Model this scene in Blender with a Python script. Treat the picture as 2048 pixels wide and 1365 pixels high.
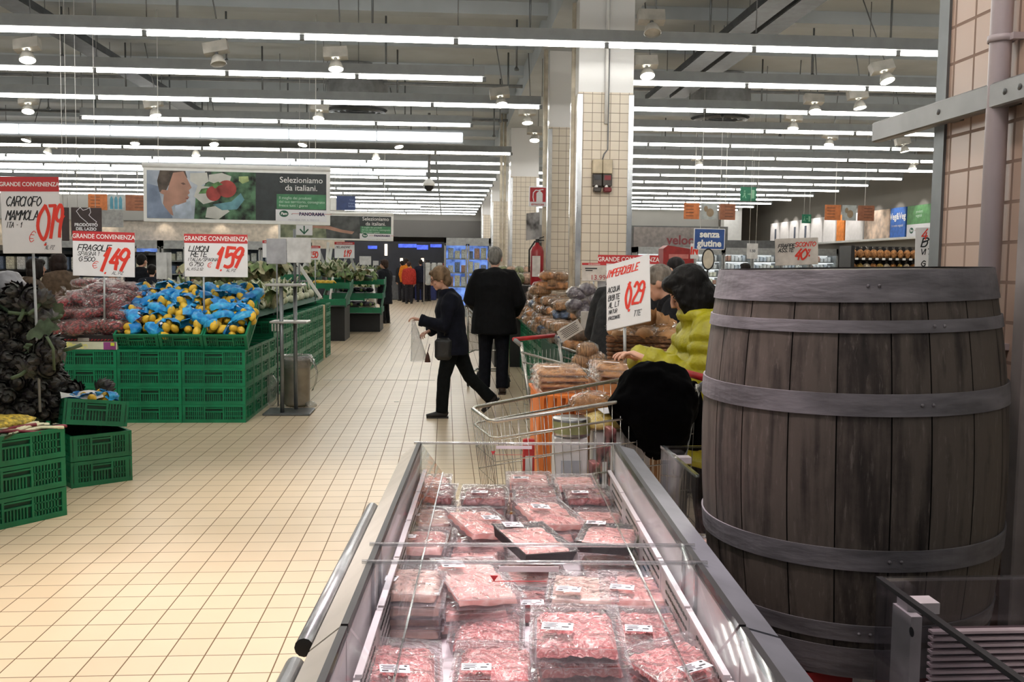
import bpy, math, random
from mathutils import Vector as V, Matrix, noise
random.seed(7)
S = bpy.context.scene; D = bpy.data
rad = math.radians; pi = math.pi
for o in list(D.objects): D.objects.remove(o)

# ---------------- camera ----------------
FPX, CAMH = 1900.0, 1.5
def cam_axes(p=rad(-4.549), y=rad(4.013), r=rad(0.59)):
    f = V((math.sin(y)*math.cos(p), math.cos(y)*math.cos(p), math.sin(p)))
    rt = V((math.cos(y), -math.sin(y), 0)); up = rt.cross(f)
    return rt*math.cos(r)+up*math.sin(r), up*math.cos(r)-rt*math.sin(r), f
RT, UP, FW = cam_axes(); CO = V((0, 0, CAMH))
cd = D.cameras.new('camera'); cam = D.objects.new('camera', cd); S.collection.objects.link(cam)
cd.sensor_width = 36; cd.lens = FPX/2048*36; cd.clip_end = 200; cd.clip_start = .05
cam.matrix_world = Matrix(((RT.x, UP.x, -FW.x, 0), (RT.y, UP.y, -FW.y, 0), (RT.z, UP.z, -FW.z, CAMH), (0, 0, 0, 1)))
S.camera = cam
def ray(x, y): return RT*((x-1024)/FPX)-UP*((y-682.5)/FPX)+FW
def aty(x, y, Y): d = ray(x, y); return CO+d*(Y/d.y)
def atz(x, y, z=0.): d = ray(x, y); return CO+d*((z-CAMH)/d.z)
def atx(x, y, X): d = ray(x, y); return CO+d*(X/d.x)

# ---------------- world, exposure, lights ----------------
S.view_settings.view_transform = 'Standard'; S.view_settings.look = 'None'
S.view_settings.gamma = 1; S.view_settings.use_curve_mapping = False
S.view_settings.exposure = 0.0
cy = S.cycles
cy.use_denoising = True; cy.max_bounces = 7; cy.diffuse_bounces = 3; cy.glossy_bounces = 3
cy.transmission_bounces = 4; cy.transparent_max_bounces = 24; cy.caustics_reflective = False; cy.caustics_refractive = False
cy.sample_clamp_indirect = 4
W = D.worlds.new('world'); S.world = W; W.use_nodes = True
W.node_tree.nodes['Background'].inputs[0].default_value = (.85, .92, 1, 1)
W.node_tree.nodes['Background'].inputs[1].default_value = .15
TUBE_L = 23.0
def spot(name, loc, tgt, power, col, ang=60, blend=.6, size=.08):
    l = D.lights.new(name, 'SPOT'); l.energy = power; l.color = col; l.spot_size = rad(ang); l.spot_blend = blend; l.shadow_soft_size = size
    o = D.objects.new(name, l); S.collection.objects.link(o); o.location = loc
    o.rotation_euler = (V(tgt)-V(loc)).to_track_quat('-Z', 'Y').to_euler(); return o
spot('spot_lamp', (.3, 2.6, 3.5), (.2, 1.5, .75), 400, (1, .84, .86), 52, .8, .1)
spot('spot_lamp', (-.1, 1.3, 3.5), (.2, 2.6, .75), 290, (1, .85, .87), 45, .8, .1)
spot('spot_lamp', (-2.2, 4.4, 3.6), (-1.3, 3.2, 0), 480, (1, .86, .73), 70, 1, .1)
spot('spot_lamp', (-1.4, 6.6, 3.6), (-.7, 5.4, 0), 320, (1, .90, .76), 70, 1, .1)
spot('spot_lamp', (0.3, 6.2, 3.6), (1.68, 10.35, 1.5), 190, (1, .84, .68), 42, .8, .1)
spot('spot_lamp', (.4, 1.3, 3.4), (1.4, 2.5, 1.7), 55, (1, .84, .79), 62, .8, .1)
spot('spot_lamp', (.2, 3.4, 3.5), (.95, 5.2, 1.0), 130, (1, .90, .78), 45, .8, .1)
spot('spot_lamp', (-2.4, 6.0, 3.6), (-2.6, 9.6, .9), 200, (1, .95, .86), 50, .8, .1)

# ---------------- materials ----------------
def lin(c):
    return tuple((x/255/12.92 if x/255 <= .04045 else ((x/255+.055)/1.055)**2.4) for x in c)
MC = {}
def nodes(name):
    m = D.materials.new(name); m.use_nodes = True; nt = m.node_tree
    return m, nt, nt.nodes, nt.links
def mat(name, c=None, rough=.5, metal=0, var=.08, vs=9, bump=0, bs=40, emit=0, c2=None, spec=.5, stretch=None, alpha=None, ramp=(.35, .65), sheen=0):
    if name in MC: return MC[name]
    m, nt, N, L = nodes(name); b = N['Principled BSDF']
    c = lin(c); b.inputs['Roughness'].default_value = rough; b.inputs['Metallic'].default_value = metal
    b.inputs['Specular IOR Level'].default_value = spec
    tc = N.new('ShaderNodeTexCoord'); mp = N.new('ShaderNodeMapping'); L.new(tc.outputs['Object'], mp.inputs[0])
    if stretch: mp.inputs['Scale'].default_value = stretch
    nz = N.new('ShaderNodeTexNoise'); nz.inputs['Scale'].default_value = vs; nz.inputs['Detail'].default_value = 3
    L.new(mp.outputs[0], nz.inputs['Vector'])
    cr = N.new('ShaderNodeValToRGB'); L.new(nz.outputs['Fac'], cr.inputs[0])
    a = tuple(max(0, x*(1-var*2)) for x in c); d = lin(c2) if c2 else tuple(min(1, x*(1+var*2)) for x in c)
    cr.color_ramp.elements[0].position = ramp[0]; cr.color_ramp.elements[1].position = ramp[1]
    cr.color_ramp.elements[0].color = (*(c if c2 else a), 1); cr.color_ramp.elements[1].color = (*d, 1)
    L.new(cr.outputs[0], b.inputs['Base Color'])
    if bump:
        n2 = N.new('ShaderNodeTexNoise'); n2.inputs['Scale'].default_value = bs; n2.inputs['Detail'].default_value = 4
        L.new(mp.outputs[0], n2.inputs['Vector'])
        bp = N.new('ShaderNodeBump'); bp.inputs['Strength'].default_value = bump; bp.inputs['Distance'].default_value = .02
        L.new(n2.outputs['Fac'], bp.inputs['Height']); L.new(bp.outputs[0], b.inputs['Normal'])
    if emit:
        L.new(cr.outputs[0], b.inputs['Emission Color']); b.inputs['Emission Strength'].default_value = emit
    if sheen: b.inputs['Sheen Weight'].default_value = sheen
    if alpha is not None: b.inputs['Alpha'].default_value = alpha
    MC[name] = m; return m
def film(name, tint=(255, 255, 255), base=.06, gain=1.0, rough=.08, bump=0, bs=25, dif=0.0):
    """clear sheet: see-through with a fresnel gloss and a little milky scatter"""
    if name in MC: return MC[name]
    m, nt, N, L = nodes(name); N.remove(N['Principled BSDF'])
    t = N.new('ShaderNodeBsdfTransparent'); t.inputs[0].default_value = (*lin(tint), 1)
    g = N.new('ShaderNodeBsdfGlossy'); g.inputs['Roughness'].default_value = rough
    f0 = N.new('ShaderNodeLayerWeight'); f0.inputs[0].default_value = .5
    f = N.new('ShaderNodeMath'); f.operation = 'POWER'; f.inputs[1].default_value = 3.5; L.new(f0.outputs['Facing'], f.inputs[0])
    ma = N.new('ShaderNodeMath'); ma.operation = 'MULTIPLY_ADD'; ma.inputs[1].default_value = gain*.75; ma.inputs[2].default_value = base
    ma.use_clamp = True
    L.new(f.outputs[0], ma.inputs[0]); mx = N.new('ShaderNodeMixShader'); L.new(ma.outputs[0], mx.inputs[0])
    if dif:
        df = N.new('ShaderNodeBsdfDiffuse'); df.inputs[0].default_value = (.9, .9, .92, 1)
        m2 = N.new('ShaderNodeMixShader'); m2.inputs[0].default_value = dif
        L.new(t.outputs[0], m2.inputs[1]); L.new(df.outputs[0], m2.inputs[2]); L.new(m2.outputs[0], mx.inputs[1])
    else: L.new(t.outputs[0], mx.inputs[1])
    L.new(g.outputs[0], mx.inputs[2])
    if bump:
        tc = N.new('ShaderNodeTexCoord')
        n2 = N.new('ShaderNodeTexNoise'); n2.inputs['Scale'].default_value = bs; n2.inputs['Detail'].default_value = 2; n2.inputs['Distortion'].default_value = 1.5
        L.new(tc.outputs['Object'], n2.inputs['Vector'])
        bp = N.new('ShaderNodeBump'); bp.inputs['Strength'].default_value = bump; bp.inputs['Distance'].default_value = .03
        L.new(n2.outputs['Fac'], bp.inputs['Height']); L.new(bp.outputs[0], g.inputs['Normal']); L.new(bp.outputs[0], f0.inputs['Normal'])
    L.new(mx.outputs[0], N['Material Output'].inputs[0]); MC[name] = m; return m
def tiles(name, c1, c2, mortar, w, h, ms, off=(0, 0), axis='XY', rough=.35, z_split=None, paint=None, bump=.25):
    m, nt, N, L = nodes(name); b = N['Principled BSDF']; b.inputs['Roughness'].default_value = rough
    g = N.new('ShaderNodeNewGeometry'); sp = N.new('ShaderNodeSeparateXYZ'); L.new(g.outputs['Position'], sp.inputs[0])
    cb = N.new('ShaderNodeCombineXYZ')
    if axis == 'XY': L.new(sp.outputs[0], cb.inputs[0]); L.new(sp.outputs[1], cb.inputs[1])
    else:
        ad = N.new('ShaderNodeMath'); L.new(sp.outputs[0], ad.inputs[0]); L.new(sp.outputs[1], ad.inputs[1])
        L.new(ad.outputs[0], cb.inputs[0]); L.new(sp.outputs[2], cb.inputs[1])
    mp = N.new('ShaderNodeMapping'); mp.inputs['Location'].default_value = (off[0], off[1], 0); L.new(cb.outputs[0], mp.inputs[0])
    br = N.new('ShaderNodeTexBrick'); br.offset = 0; br.squash = 1
    br.inputs['Scale'].default_value = 1; br.inputs['Brick Width'].default_value = w; br.inputs['Row Height'].default_value = h
    br.inputs['Mortar Size'].default_value = ms; br.inputs['Mortar Smooth'].default_value = .15; br.inputs['Bias'].default_value = 0
    br.inputs['Color1'].default_value = (*lin(c1), 1); br.inputs['Color2'].default_value = (*lin(c2), 1); br.inputs['Mortar'].default_value = (*lin(mortar), 1)
    L.new(mp.outputs[0], br.inputs['Vector'])
    nz = N.new('ShaderNodeTexNoise'); nz.inputs['Scale'].default_value = 1.3; nz.inputs['Detail'].default_value = 5; L.new(g.outputs['Position'], nz.inputs['Vector'])
    mr = N.new('ShaderNodeMapRange'); mr.inputs[3].default_value = .86; mr.inputs[4].default_value = 1.1; L.new(nz.outputs['Fac'], mr.inputs[0])
    mx = N.new('ShaderNodeMix'); mx.data_type = 'RGBA'; mx.blend_type = 'MULTIPLY'; mx.inputs[0].default_value = 1
    L.new(br.outputs['Color'], mx.inputs[6]); L.new(mr.outputs[0], mx.inputs[7]); outc = mx.outputs[2]
    fac = br.outputs['Fac']
    if z_split is not None:
        gt = N.new('ShaderNodeMath'); gt.operation = 'GREATER_THAN'; gt.inputs[1].default_value = z_split; L.new(sp.outputs[2], gt.inputs[0])
        m3 = N.new('ShaderNodeMix'); m3.data_type = 'RGBA'; L.new(gt.outputs[0], m3.inputs[0]); L.new(outc, m3.inputs[6]); m3.inputs[7].default_value = (*lin(paint), 1)
        outc = m3.outputs[2]
        m4 = N.new('ShaderNodeMath'); m4.operation = 'SUBTRACT'; m4.use_clamp = True; L.new(fac, m4.inputs[0]); L.new(gt.outputs[0], m4.inputs[1]); fac = m4.outputs[0]
    L.new(outc, b.inputs['Base Color'])
    bp = N.new('ShaderNodeBump'); bp.invert = True; bp.inputs['Strength'].default_value = bump; bp.inputs['Distance'].default_value = .01
    L.new(fac, bp.inputs['Height']); L.new(bp.outputs[0], b.inputs['Normal'])
    rr = N.new('ShaderNodeMapRange'); rr.inputs[3].default_value = rough; rr.inputs[4].default_value = .85; L.new(fac, rr.inputs[0]); L.new(rr.outputs[0], b.inputs['Roughness'])
    return m

# ---------------- mesh builder ----------------
class MB:
    def __init__(s): s.v = []; s.f = []; s.mi = []; s.sm = []
    def add(s, vs, fs, mi=0, T=None, smooth=False):
        k = len(s.v)
        s.v += [tuple(T @ V(p)) if T else tuple(p) for p in vs]
        for f in fs: s.f.append(tuple(i+k for i in f)); s.mi.append(mi); s.sm.append(smooth)
        return s
    def box(s, c, d, mi=0, T=None, tap=1.0):
        x, y, z = c; a, b, h = d[0]/2, d[1]/2, d[2]/2
        vs = [(x-a*tap, y-b*tap, z-h), (x+a*tap, y-b*tap, z-h), (x+a*tap, y+b*tap, z-h), (x-a*tap, y+b*tap, z-h), (x-a, y-b, z+h), (x+a, y-b, z+h), (x+a, y+b, z+h), (x-a, y+b, z+h)]
        return s.add(vs, [(3, 2, 1, 0), (4, 5, 6, 7), (0, 1, 5, 4), (1, 2, 6, 5), (2, 3, 7, 6), (3, 0, 4, 7)], mi, T)
    def rbox(s, c, d, r=.01, mi=0, T=None):
        """box with bevelled edges"""
        x, y, z = c; a, b, h = d[0]/2, d[1]/2, d[2]/2; r = min(r, a*.9, b*.9, h*.9)
        rings = [(a-r, b-r, -h), (a, b, -h+r), (a, b, h-r), (a-r, b-r, h)]; vs = []
        for (p, q, zz) in rings:
            for (u, w) in ((-p+r, -q), (p-r, -q), (p, -q+r), (p, q-r), (p-r, q), (-p+r, q), (-p, q-r), (-p, -q+r)): vs.append((x+u, y+w, z+zz))
        fs = [tuple(range(7, -1, -1)), tuple(range(24, 32))]
        for k in range(3):
            for i in range(8): fs.append((k*8+i, k*8+(i+1) % 8, k*8+8+(i+1) % 8, k*8+8+i))
        return s.add(vs, fs, mi, T, False)
    def tube(s, pts, r, n=8, mi=0, T=None, cap=True, closed=False, ref=None, smooth=True):
        pts = [V(p) for p in pts]; m = len(pts); vs = []; fs = []
        rs = r if isinstance(r, (list, tuple)) else [r]*m
        tn = []
        for i in range(m):
            if closed: t = pts[(i+1) % m]-pts[i-1]
            else: t = pts[min(i+1, m-1)]-pts[max(i-1, 0)]
            tn.append(t.normalized() if t.length > 1e-9 else V((0, 0, 1)))
        u = V(ref) if ref else (V((1, 0, 0)) if abs(tn[0].x) < .9 else V((0, 1, 0)))
        for i in range(m):
            u = (V(ref) if ref else u); u = (u-tn[i]*u.dot(tn[i]))
            u = u.normalized() if u.length > 1e-6 else tn[i].orthogonal().normalized()
            w = tn[i].cross(u); q = rs[i]; ra, rb = q if isinstance(q, (tuple, list)) else (q, q)
            for k in range(n):
                a = 2*pi*k/n; vs.append(pts[i]+u*(ra*math.cos(a))+w*(rb*math.sin(a)))
        for i in range(m if closed else m-1):
            j = (i+1) % m
            for k in range(n): fs.append((i*n+k, i*n+(k+1) % n, j*n+(k+1) % n, j*n+k))
        if cap and not closed: fs.append(tuple(range(n-1, -1, -1))); fs.append(tuple(range((m-1)*n, m*n)))
        return s.add(vs, fs, mi, T, smooth)
    def ell(s, c, r, nu=12, nv=8, mi=0, T=None, fn=None):
        vs = []; fs = []; r = r if isinstance(r, (tuple, list)) else (r, r, r)
        for j in range(1, nv):
            b = pi*j/nv
            for i in range(nu):
                a = 2*pi*i/nu; p = V((math.sin(b)*math.cos(a), math.sin(b)*math.sin(a), math.cos(b)))
                k = fn(p) if fn else 1
                vs.append((c[0]+p.x*r[0]*k, c[1]+p.y*r[1]*k, c[2]+p.z*r[2]*k))
        t = len(vs); kt = fn(V((0, 0, 1))) if fn else 1; kb = fn(V((0, 0, -1))) if fn else 1
        vs += [(c[0], c[1], c[2]+r[2]*kt), (c[0], c[1], c[2]-r[2]*kb)]
        for j in range(nv-2):
            for i in range(nu): fs.append((j*nu+i, (j+1)*nu+i, (j+1)*nu+(i+1) % nu, j*nu+(i+1) % nu))
        for i in range(nu): fs.append((t, i, (i+1) % nu)); fs.append((t+1, (nv-2)*nu+(i+1) % nu, (nv-2)*nu+i))
        return s.add(vs, fs, mi, T, True)
    def lathe(s, prof, n=24, c=(0, 0, 0), mi=0, T=None, smooth=True, a0=0, a1=2*pi):
        full = abs(a1-a0-2*pi) < 1e-6; m = n if full else n+1; vs = []; fs = []
        for (r, z) in prof:
            for k in range(m):
                a = a0+(a1-a0)*k/n; vs.append((c[0]+r*math.cos(a), c[1]+r*math.sin(a), c[2]+z))
        for i in range(len(prof)-1):
            for k in range(n): j = (k+1) % m; fs.append((i*m+k, i*m+j, i*m+m+j, i*m+m+k))
        return s.add(vs, fs, mi, T, smooth)
    def prism(s, poly, y0, y1, mi=0, T=None):
        """polygon in the XZ plane given thickness along Y (front y0, back y1)"""
        n = len(poly); ar = sum(poly[i][0]*poly[(i+1) % n][1]-poly[(i+1) % n][0]*poly[i][1] for i in range(n))
        if ar < 0: poly = poly[::-1]
        vs = [(p[0], y0, p[1]) for p in poly]+[(p[0], y1, p[1]) for p in poly]
        fs = [tuple(range(n)), tuple(range(2*n-1, n-1, -1))]+[(i+n, (i+1) % n+n, (i+1) % n, i) for i in range(n)]
        return s.add(vs, fs, mi, T)
    def ribbon(s, pts, w, y=0, mi=0, T=None):
        for i, (a, b) in enumerate(zip(pts[:-1], pts[1:])):
            s.lift = getattr(s, 'lift', 0)+1; y -= 4e-6*(s.lift % 3)+2e-6
            d = V((b[0]-a[0], b[1]-a[1]));
            if d.length < 1e-7: continue
            d.normalize(); nx, nz = -d.y*w/2, d.x*w/2; ex, ez = d.x*w*.3, d.y*w*.3
            s.add([(a[0]-nx-ex, y, a[1]-nz-ez), (b[0]-nx+ex, y, b[1]-nz+ez), (b[0]+nx+ex, y, b[1]+nz+ez), (a[0]+nx-ex, y, a[1]+nz-ez)], [(0, 1, 2, 3)], mi, T)
        return s
    def grid(s, fn, nu, nv, mi=0, T=None, smooth=True):
        vs = [fn(i/nu, j/nv) for j in range(nv+1) for i in range(nu+1)]
        fs = [(j*(nu+1)+i, j*(nu+1)+i+1, (j+1)*(nu+1)+i+1, (j+1)*(nu+1)+i) for j in range(nv) for i in range(nu)]
        return s.add(vs, fs, mi, T, smooth)
    def mesh(s, name, mats):
        me = D.meshes.new(name); me.from_pydata(s.v, [], s.f)
        for m in (mats if isinstance(mats, (list, tuple)) else [mats]): me.materials.append(m)
        me.polygons.foreach_set('material_index', s.mi); me.polygons.foreach_set('use_smooth', s.sm); me.update()
        return me
    def build(s, name, mats, parent=None, loc=None, rot=None):
        return place(name, s.mesh(name, mats), parent, loc, rot)
def place(name, me, parent=None, loc=None, rot=None):
    o = D.objects.new(name, me); S.collection.objects.link(o)
    if parent: o.parent = parent
    if loc is not None: o.location = loc
    if rot is not None: o.rotation_euler = rot
    return o
def tag(o, label, cat, group=None, kind=None):
    o['label'] = label; o['category'] = cat
    if group: o['group'] = group
    if kind: o['kind'] = kind
    return o
def empty(name, label, cat, loc=(0, 0, 0), rot=(0, 0, 0), group=None):
    o = D.objects.new(name, None); S.collection.objects.link(o); o.empty_display_size = .1
    o.location = loc; o.rotation_euler = rot; return tag(o, label, cat, group)
def struct(o): o['kind'] = 'structure'; return o
def kids(o): return KID.get(o.name, [])
KID = {}
def index_kids():
    KID.clear()
    for o in D.objects:
        if o.parent: KID.setdefault(o.parent.name, []).append(o)
def copy_tree(o, parent=None):
    c = o.copy(); S.collection.objects.link(c)
    if parent: c.parent = parent
    for k in kids(o): copy_tree(k, c)
    return c
def dup(o, loc, rot=None, label=None, scale=None, group=None):
    c = copy_tree(o); c.location = loc
    if rot is not None: c.rotation_euler = rot
    if label: c['label'] = label
    if group: c['group'] = group
    if scale: c.scale = scale if isinstance(scale, (tuple, list)) else (scale,)*3
    return c
class Kind:
    """a prototype: the first put() moves it, later ones copy it and its parts"""
    def __init__(s, root): s.root = root; s.used = False
    def put(s, loc, rot=(0, 0, 0), label=None, scale=None, group=None):
        if not s.used:
            s.used = True; o = s.root; o.location = loc; o.rotation_euler = rot
            if label: o['label'] = label
            if group: o['group'] = group
            if scale: o.scale = scale if isinstance(scale, (tuple, list)) else (scale,)*3
            index_kids(); return o
        return dup(s.root, loc, rot, label, scale if scale else (1, 1, 1), group)
def text(parent, body, size, x, z, y, m, align='CENTER', bold=0, shear=0, sx=1, rot=(pi/2, 0, 0), name='lettering', sp=1.0, line=1.0):
    c = D.curves.new(name, 'FONT'); c.body = body; c.size = size; c.align_x = align; c.align_y = 'CENTER'; c.offset = bold; c.shear = shear
    c.space_character = sp; c.space_line = line; c.resolution_u = 3
    c.materials.append(m); o = D.objects.new(name, c); S.collection.objects.link(o)
    if parent: o.parent = parent
    o.location = (x, y, z); o.rotation_euler = rot; o.scale = (sx, 1, 1); return o
# hand lettering: each stroke is pairs of grid digits (x 0-4, y 0-6); ~ means a smooth stroke
G = {'A': '002640 1232', 'B': '0006 ~0636453403 ~0334423000', 'C': '~452604022041', 'D': '0006 ~062644422000', 'E': '46060040 0333', 'F': '460600 0333',
     'G': '~452604022041 414323', 'H': '0006 4046 0343', 'I': '0006', 'L': '060040', 'M': '0006234640', 'N': '00064046', 'O': '~26040220424426', 'P': '0006 ~0636443303',
     'Q': '~26040220424426 2140', 'R': '0006 ~0636443303 2340', 'S': '~45260523412001', 'T': '0646 2620', 'U': '~0602204246', 'V': '062046', 'X': '0046 0640', 'Z': '06460040',
     'K': '0006 460340', '0': '~26040220424426', '1': '041610', '2': '~0526440100 0040', '3': '~0526442333412001', '4': '360242 3430', '5': '460603 ~0334412000',
     '6': '~46140220423303', '7': '064610', '8': '~2604234120024426', '9': '~44230426453220', 'e': '~452604022041 0232 0434', '%': '0046 0506161505 3031414030', ',': '1100', '.': '0010', "'": '0605', '-': '1333', '/': '0046', ' ': ''}
def strokes(mb, t, x, z, size, w, shear=.2, y=0, mi=0, adv=.98, wob=.04, cw=1.0):
    k = size/6; R = random.Random(len(t)*7+int(abs(x)*1000))
    for ch in t:
        for st in G.get(ch, '').split():
            sm = st[0] == '~'; st = st.lstrip('~')
            p = [(int(st[i])*cw+R.uniform(-wob, wob)*4, int(st[i+1])+R.uniform(-wob, wob)*4) for i in range(0, len(st), 2)]
            if sm and len(p) > 2:
                q = []
                for i in range(len(p)-1):
                    a, b, c, d = p[max(i-1, 0)], p[i], p[i+1], p[min(i+2, len(p)-1)]
                    for j in range(4):
                        s = j/4; q.append(tuple(.5*((2*b[e])+(-a[e]+c[e])*s+(2*a[e]-5*b[e]+4*c[e]-d[e])*s*s+(-a[e]+3*b[e]-3*c[e]+d[e])*s**3) for e in (0, 1)))
                p = q+[p[-1]]
            mb.ribbon([(x+(a+b*shear)*k, z+b*k) for a, b in p], w, y, mi)
        x += size*adv*(.45 if ch in "I1,.'" else .82)*cw if ch != ' ' else size*.35
    return x
ORD = ['first', 'second', 'third', 'fourth', 'fifth', 'sixth', 'seventh', 'eighth', 'ninth', 'tenth', 'eleventh', 'twelfth', 'thirteenth', 'fourteenth', 'fifteenth', 'sixteenth', 'seventeenth', 'eighteenth', 'nineteenth', 'twentieth']
def nz(x, y, z=0): return noise.noise(V((x, y, z)))

white = mat('white_paint', (232, 232, 230), .6, var=.02)
steel = mat('brushed_steel', (170, 172, 175), .28, .9, var=.05, vs=30, stretch=(1, 1, .1))
darksteel = mat('grey_steel', (105, 108, 110), .4, .7, var=.06)
black = mat('black_plastic', (22, 22, 24), .5, var=.1)
greyp = mat('grey_plastic', (120, 122, 124), .5)
# ================= the setting =================
TX, TY = .1400, .1663
fl = MB().add([(-24, -3, 0), (16, -3, 0), (16, 62, 0), (-24, 62, 0)], [(0, 1, 2, 3)])
p0 = atz(905.7, 880); p1 = atz(400, 1312)
floor_m = tiles('floor_tiles', (222, 202, 174), (216, 195, 166), (112, 88, 62), TX, TY, .0028, (-(p0.x % TX)+TX, -(p1.y % TY)+TY), rough=.33)
struct(fl.build('floor', floor_m))
ceil_m = mat('ceiling_paint', (184, 191, 196), .8, var=.04, vs=1)
struct(MB().box((-4, 29, 4.85), (40, 66, .1)).build('ceiling', ceil_m))
beam_m = mat('ceiling_beam_paint', (178, 185, 190), .8, var=.03, vs=2)
for k in range(20):
    y = 6.6+k*1.9
    struct(MB().box((-4, y, 4.72), (40, .22, .16)).build('trim_%d' % (k+1), beam_m))
struct(MB().box((1.72, 22, 4.60), (.9, 42, .4)).build('trim_30', beam_m))
wall_m = mat('wall_paint', (150, 148, 144), .8, var=.03, vs=.6)
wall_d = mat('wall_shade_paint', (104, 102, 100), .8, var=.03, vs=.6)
struct(MB().box((-4, 47, 2.4), (40, .2, 4.8)).build('wall_back', wall_m))
struct(MB().box((-19, 22, 2.4), (.2, 50, 4.8)).build('wall_left', wall_m))
struct(MB().box((12.95, 26, 2.4), (.2, 42, 4.8)).build('wall_right', mat('wall_right_paint', (128, 124, 118), .8, var=.03, vs=.6)))
# bulkhead over the checkouts and over the fridges
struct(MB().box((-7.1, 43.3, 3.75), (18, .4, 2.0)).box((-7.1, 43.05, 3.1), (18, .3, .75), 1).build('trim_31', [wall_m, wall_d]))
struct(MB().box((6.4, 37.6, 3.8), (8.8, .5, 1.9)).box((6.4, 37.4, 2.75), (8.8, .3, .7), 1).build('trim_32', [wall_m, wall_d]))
# back-left bulkhead with pale panels, washed by small downlights
struct(MB().box((-10.6, 27.6, 3.0), (15.4, .3, .7)).box((-10.6, 27.6, 2.3), (15.4, .12, .75), 1).build('wall_left_back', [wall_m, mat('cream_panel', (190, 178, 162), .7)]))
for i in range(9):
    x = -17.2+i*1.55
    spot('spot_lamp', (x, 27.25, 2.72), (x, 27.6, 2.0), 7, (1, .86, .7), 80, .5, .03)
ptile = tiles('pillar_tiles', (218, 208, 192), (212, 201, 184), (132, 122, 108), .1, .1, .0032, (.02, .035), 'XZ', .25, 3.385, (222, 222, 222))
ptile0 = tiles('near_pillar_tiles', (206, 180, 162), (200, 174, 156), (158, 134, 120), .1, .1, .0045, (.01, .03), 'XZ', .3, None, None, .6)
guard_m = mat('bright_steel_guard', (190, 193, 196), .22, .95, var=.05)
def pillar(x0, x1, y0, y1, m, name, guards=True, gh=3.36, gm=None):
    struct(MB().box(((x0+x1)/2, (y0+y1)/2, 2.4), (x1-x0, y1-y0, 4.8)).build(name, m))
    o = None
    if guards:
        g = MB()
        for (x, y, sx, sy) in ((x0, y0, 1, 1), (x1, y0, -1, 1), (x0, y1, 1, -1)):
            g.box((x+sx*.02, y-sy*.004, gh/2), (.055, .008, gh)); g.box((x-sx*.004, y+sy*.02, gh/2), (.008, .055, gh))
        struct(g.build(name.replace('pillar', 'trim_pillar')+'_guard', gm or guard_m))
pillar(1.40, 2.00, 2.05, 2.66, ptile0, 'pillar', True, 4.7, mat('dull_steel_guard', (112, 116, 118), .45, .6, var=.05))
pillar(1.425, 2.025, 10.4, 11.0, ptile, 'pillar')
pillar(1.39, 1.99, 13.05, 13.65, ptile, 'pillar')
pillar(1.36, 1.96, 20.3, 20.9, ptile, 'pillar')
pillar(1.34, 1.94, 28.2, 28.8, ptile, 'pillar')
pillar(1.34, 1.94, 35.8, 36.4, ptile, 'pillar')
struct(MB().box((11.2, 37.0, 2.4), (.7, .5, 4.8)).build('pillar', white))
struct(MB().box((6.0, 34.0, 2.2), (.9, .5, 4.4)).build('pillar', mat('pale_green_pillar', (150, 160, 150), .6)))

# ================= ceiling fixtures =================
tube_m = mat('fluorescent_tube', (255, 252, 244), .5, var=0, emit=TUBE_L)
trunk_m = mat('light_trunking', (150, 154, 156), .5, var=.03)
TZ = 3.725; PIT = 1.52
tube_me = MB().tube([(-.735, 0, 0), (.735, 0, 0)], .019, 8).mesh('tube', tube_m)
hold_me = MB().box((0, 0, .012), (.05, .03, .05)).mesh('holder', greyp)
def light_row(y, x0, x1, label, ph=0, z=TZ):
    n = int((x1-x0)/PIT); L = n*PIT; r = empty('light_row', label, 'ceiling light', (x0, y, z), group='rows of fluorescent tubes')
    h = MB().box((L/2, 0, .095), (L, .09, .11)).box((L/2, 0, .034), (L, .15, .012))
    for i in range(n+1):
        h.box((i*PIT, 0, .005), (.045, .035, .055), 1)
        if i % 2 == 0: h.tube([(i*PIT+.02, 0, .15), (i*PIT+.02, 0, 4.78-z)], .006, 5, 1)
    h.build('trunking', [trunk_m, greyp], r)
    for i in range(n): place('tube', tube_me, r, (PIT*(i+.5), 0, 0))
    return r
def lab(k, side): return f'{ORD[k]} row of fluorescent tubes from the camera, {side}'
RY = [7.85+1.9*k for k in range(19)]
light_row(RY[0]-.25, -7.0, 12.3, 'nearest row of fluorescent tubes, along the top edge of the photo')
for k in range(5): light_row(RY[0]-1.9*(k+1), -7.0, 6.0, f'row of fluorescent tubes over the camera, {ORD[k]} one toward the near side')
light_row(RY[1]-.02, -9.03, 12.3, lab(1, 'passing right in front of the tiled pillar'))
lend = [0, 0, .45, 1.32, .4, 0, 1.3, 1.3, 1.3]
lst = [0, 0, -10.2, -11.7, -6.6, 0, -13.8, -13.8, -14.5]
for k in range(2, 19):
    xe = lend[k] if k < 9 else 1.3; xs = lst[k] if k < 9 else -16.5
    if k != 5:
        n = int((xe-xs)/PIT); light_row(RY[k], xe-n*PIT, xe, lab(k, 'on the left of the pillars'))
    if RY[k] < 37: light_row(RY[k], 2.15, 12.3, lab(k, 'on the right of the pillars'))
lum = mat('luminous_panel', (250, 253, 255), .5, var=0, emit=3.2)
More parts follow.
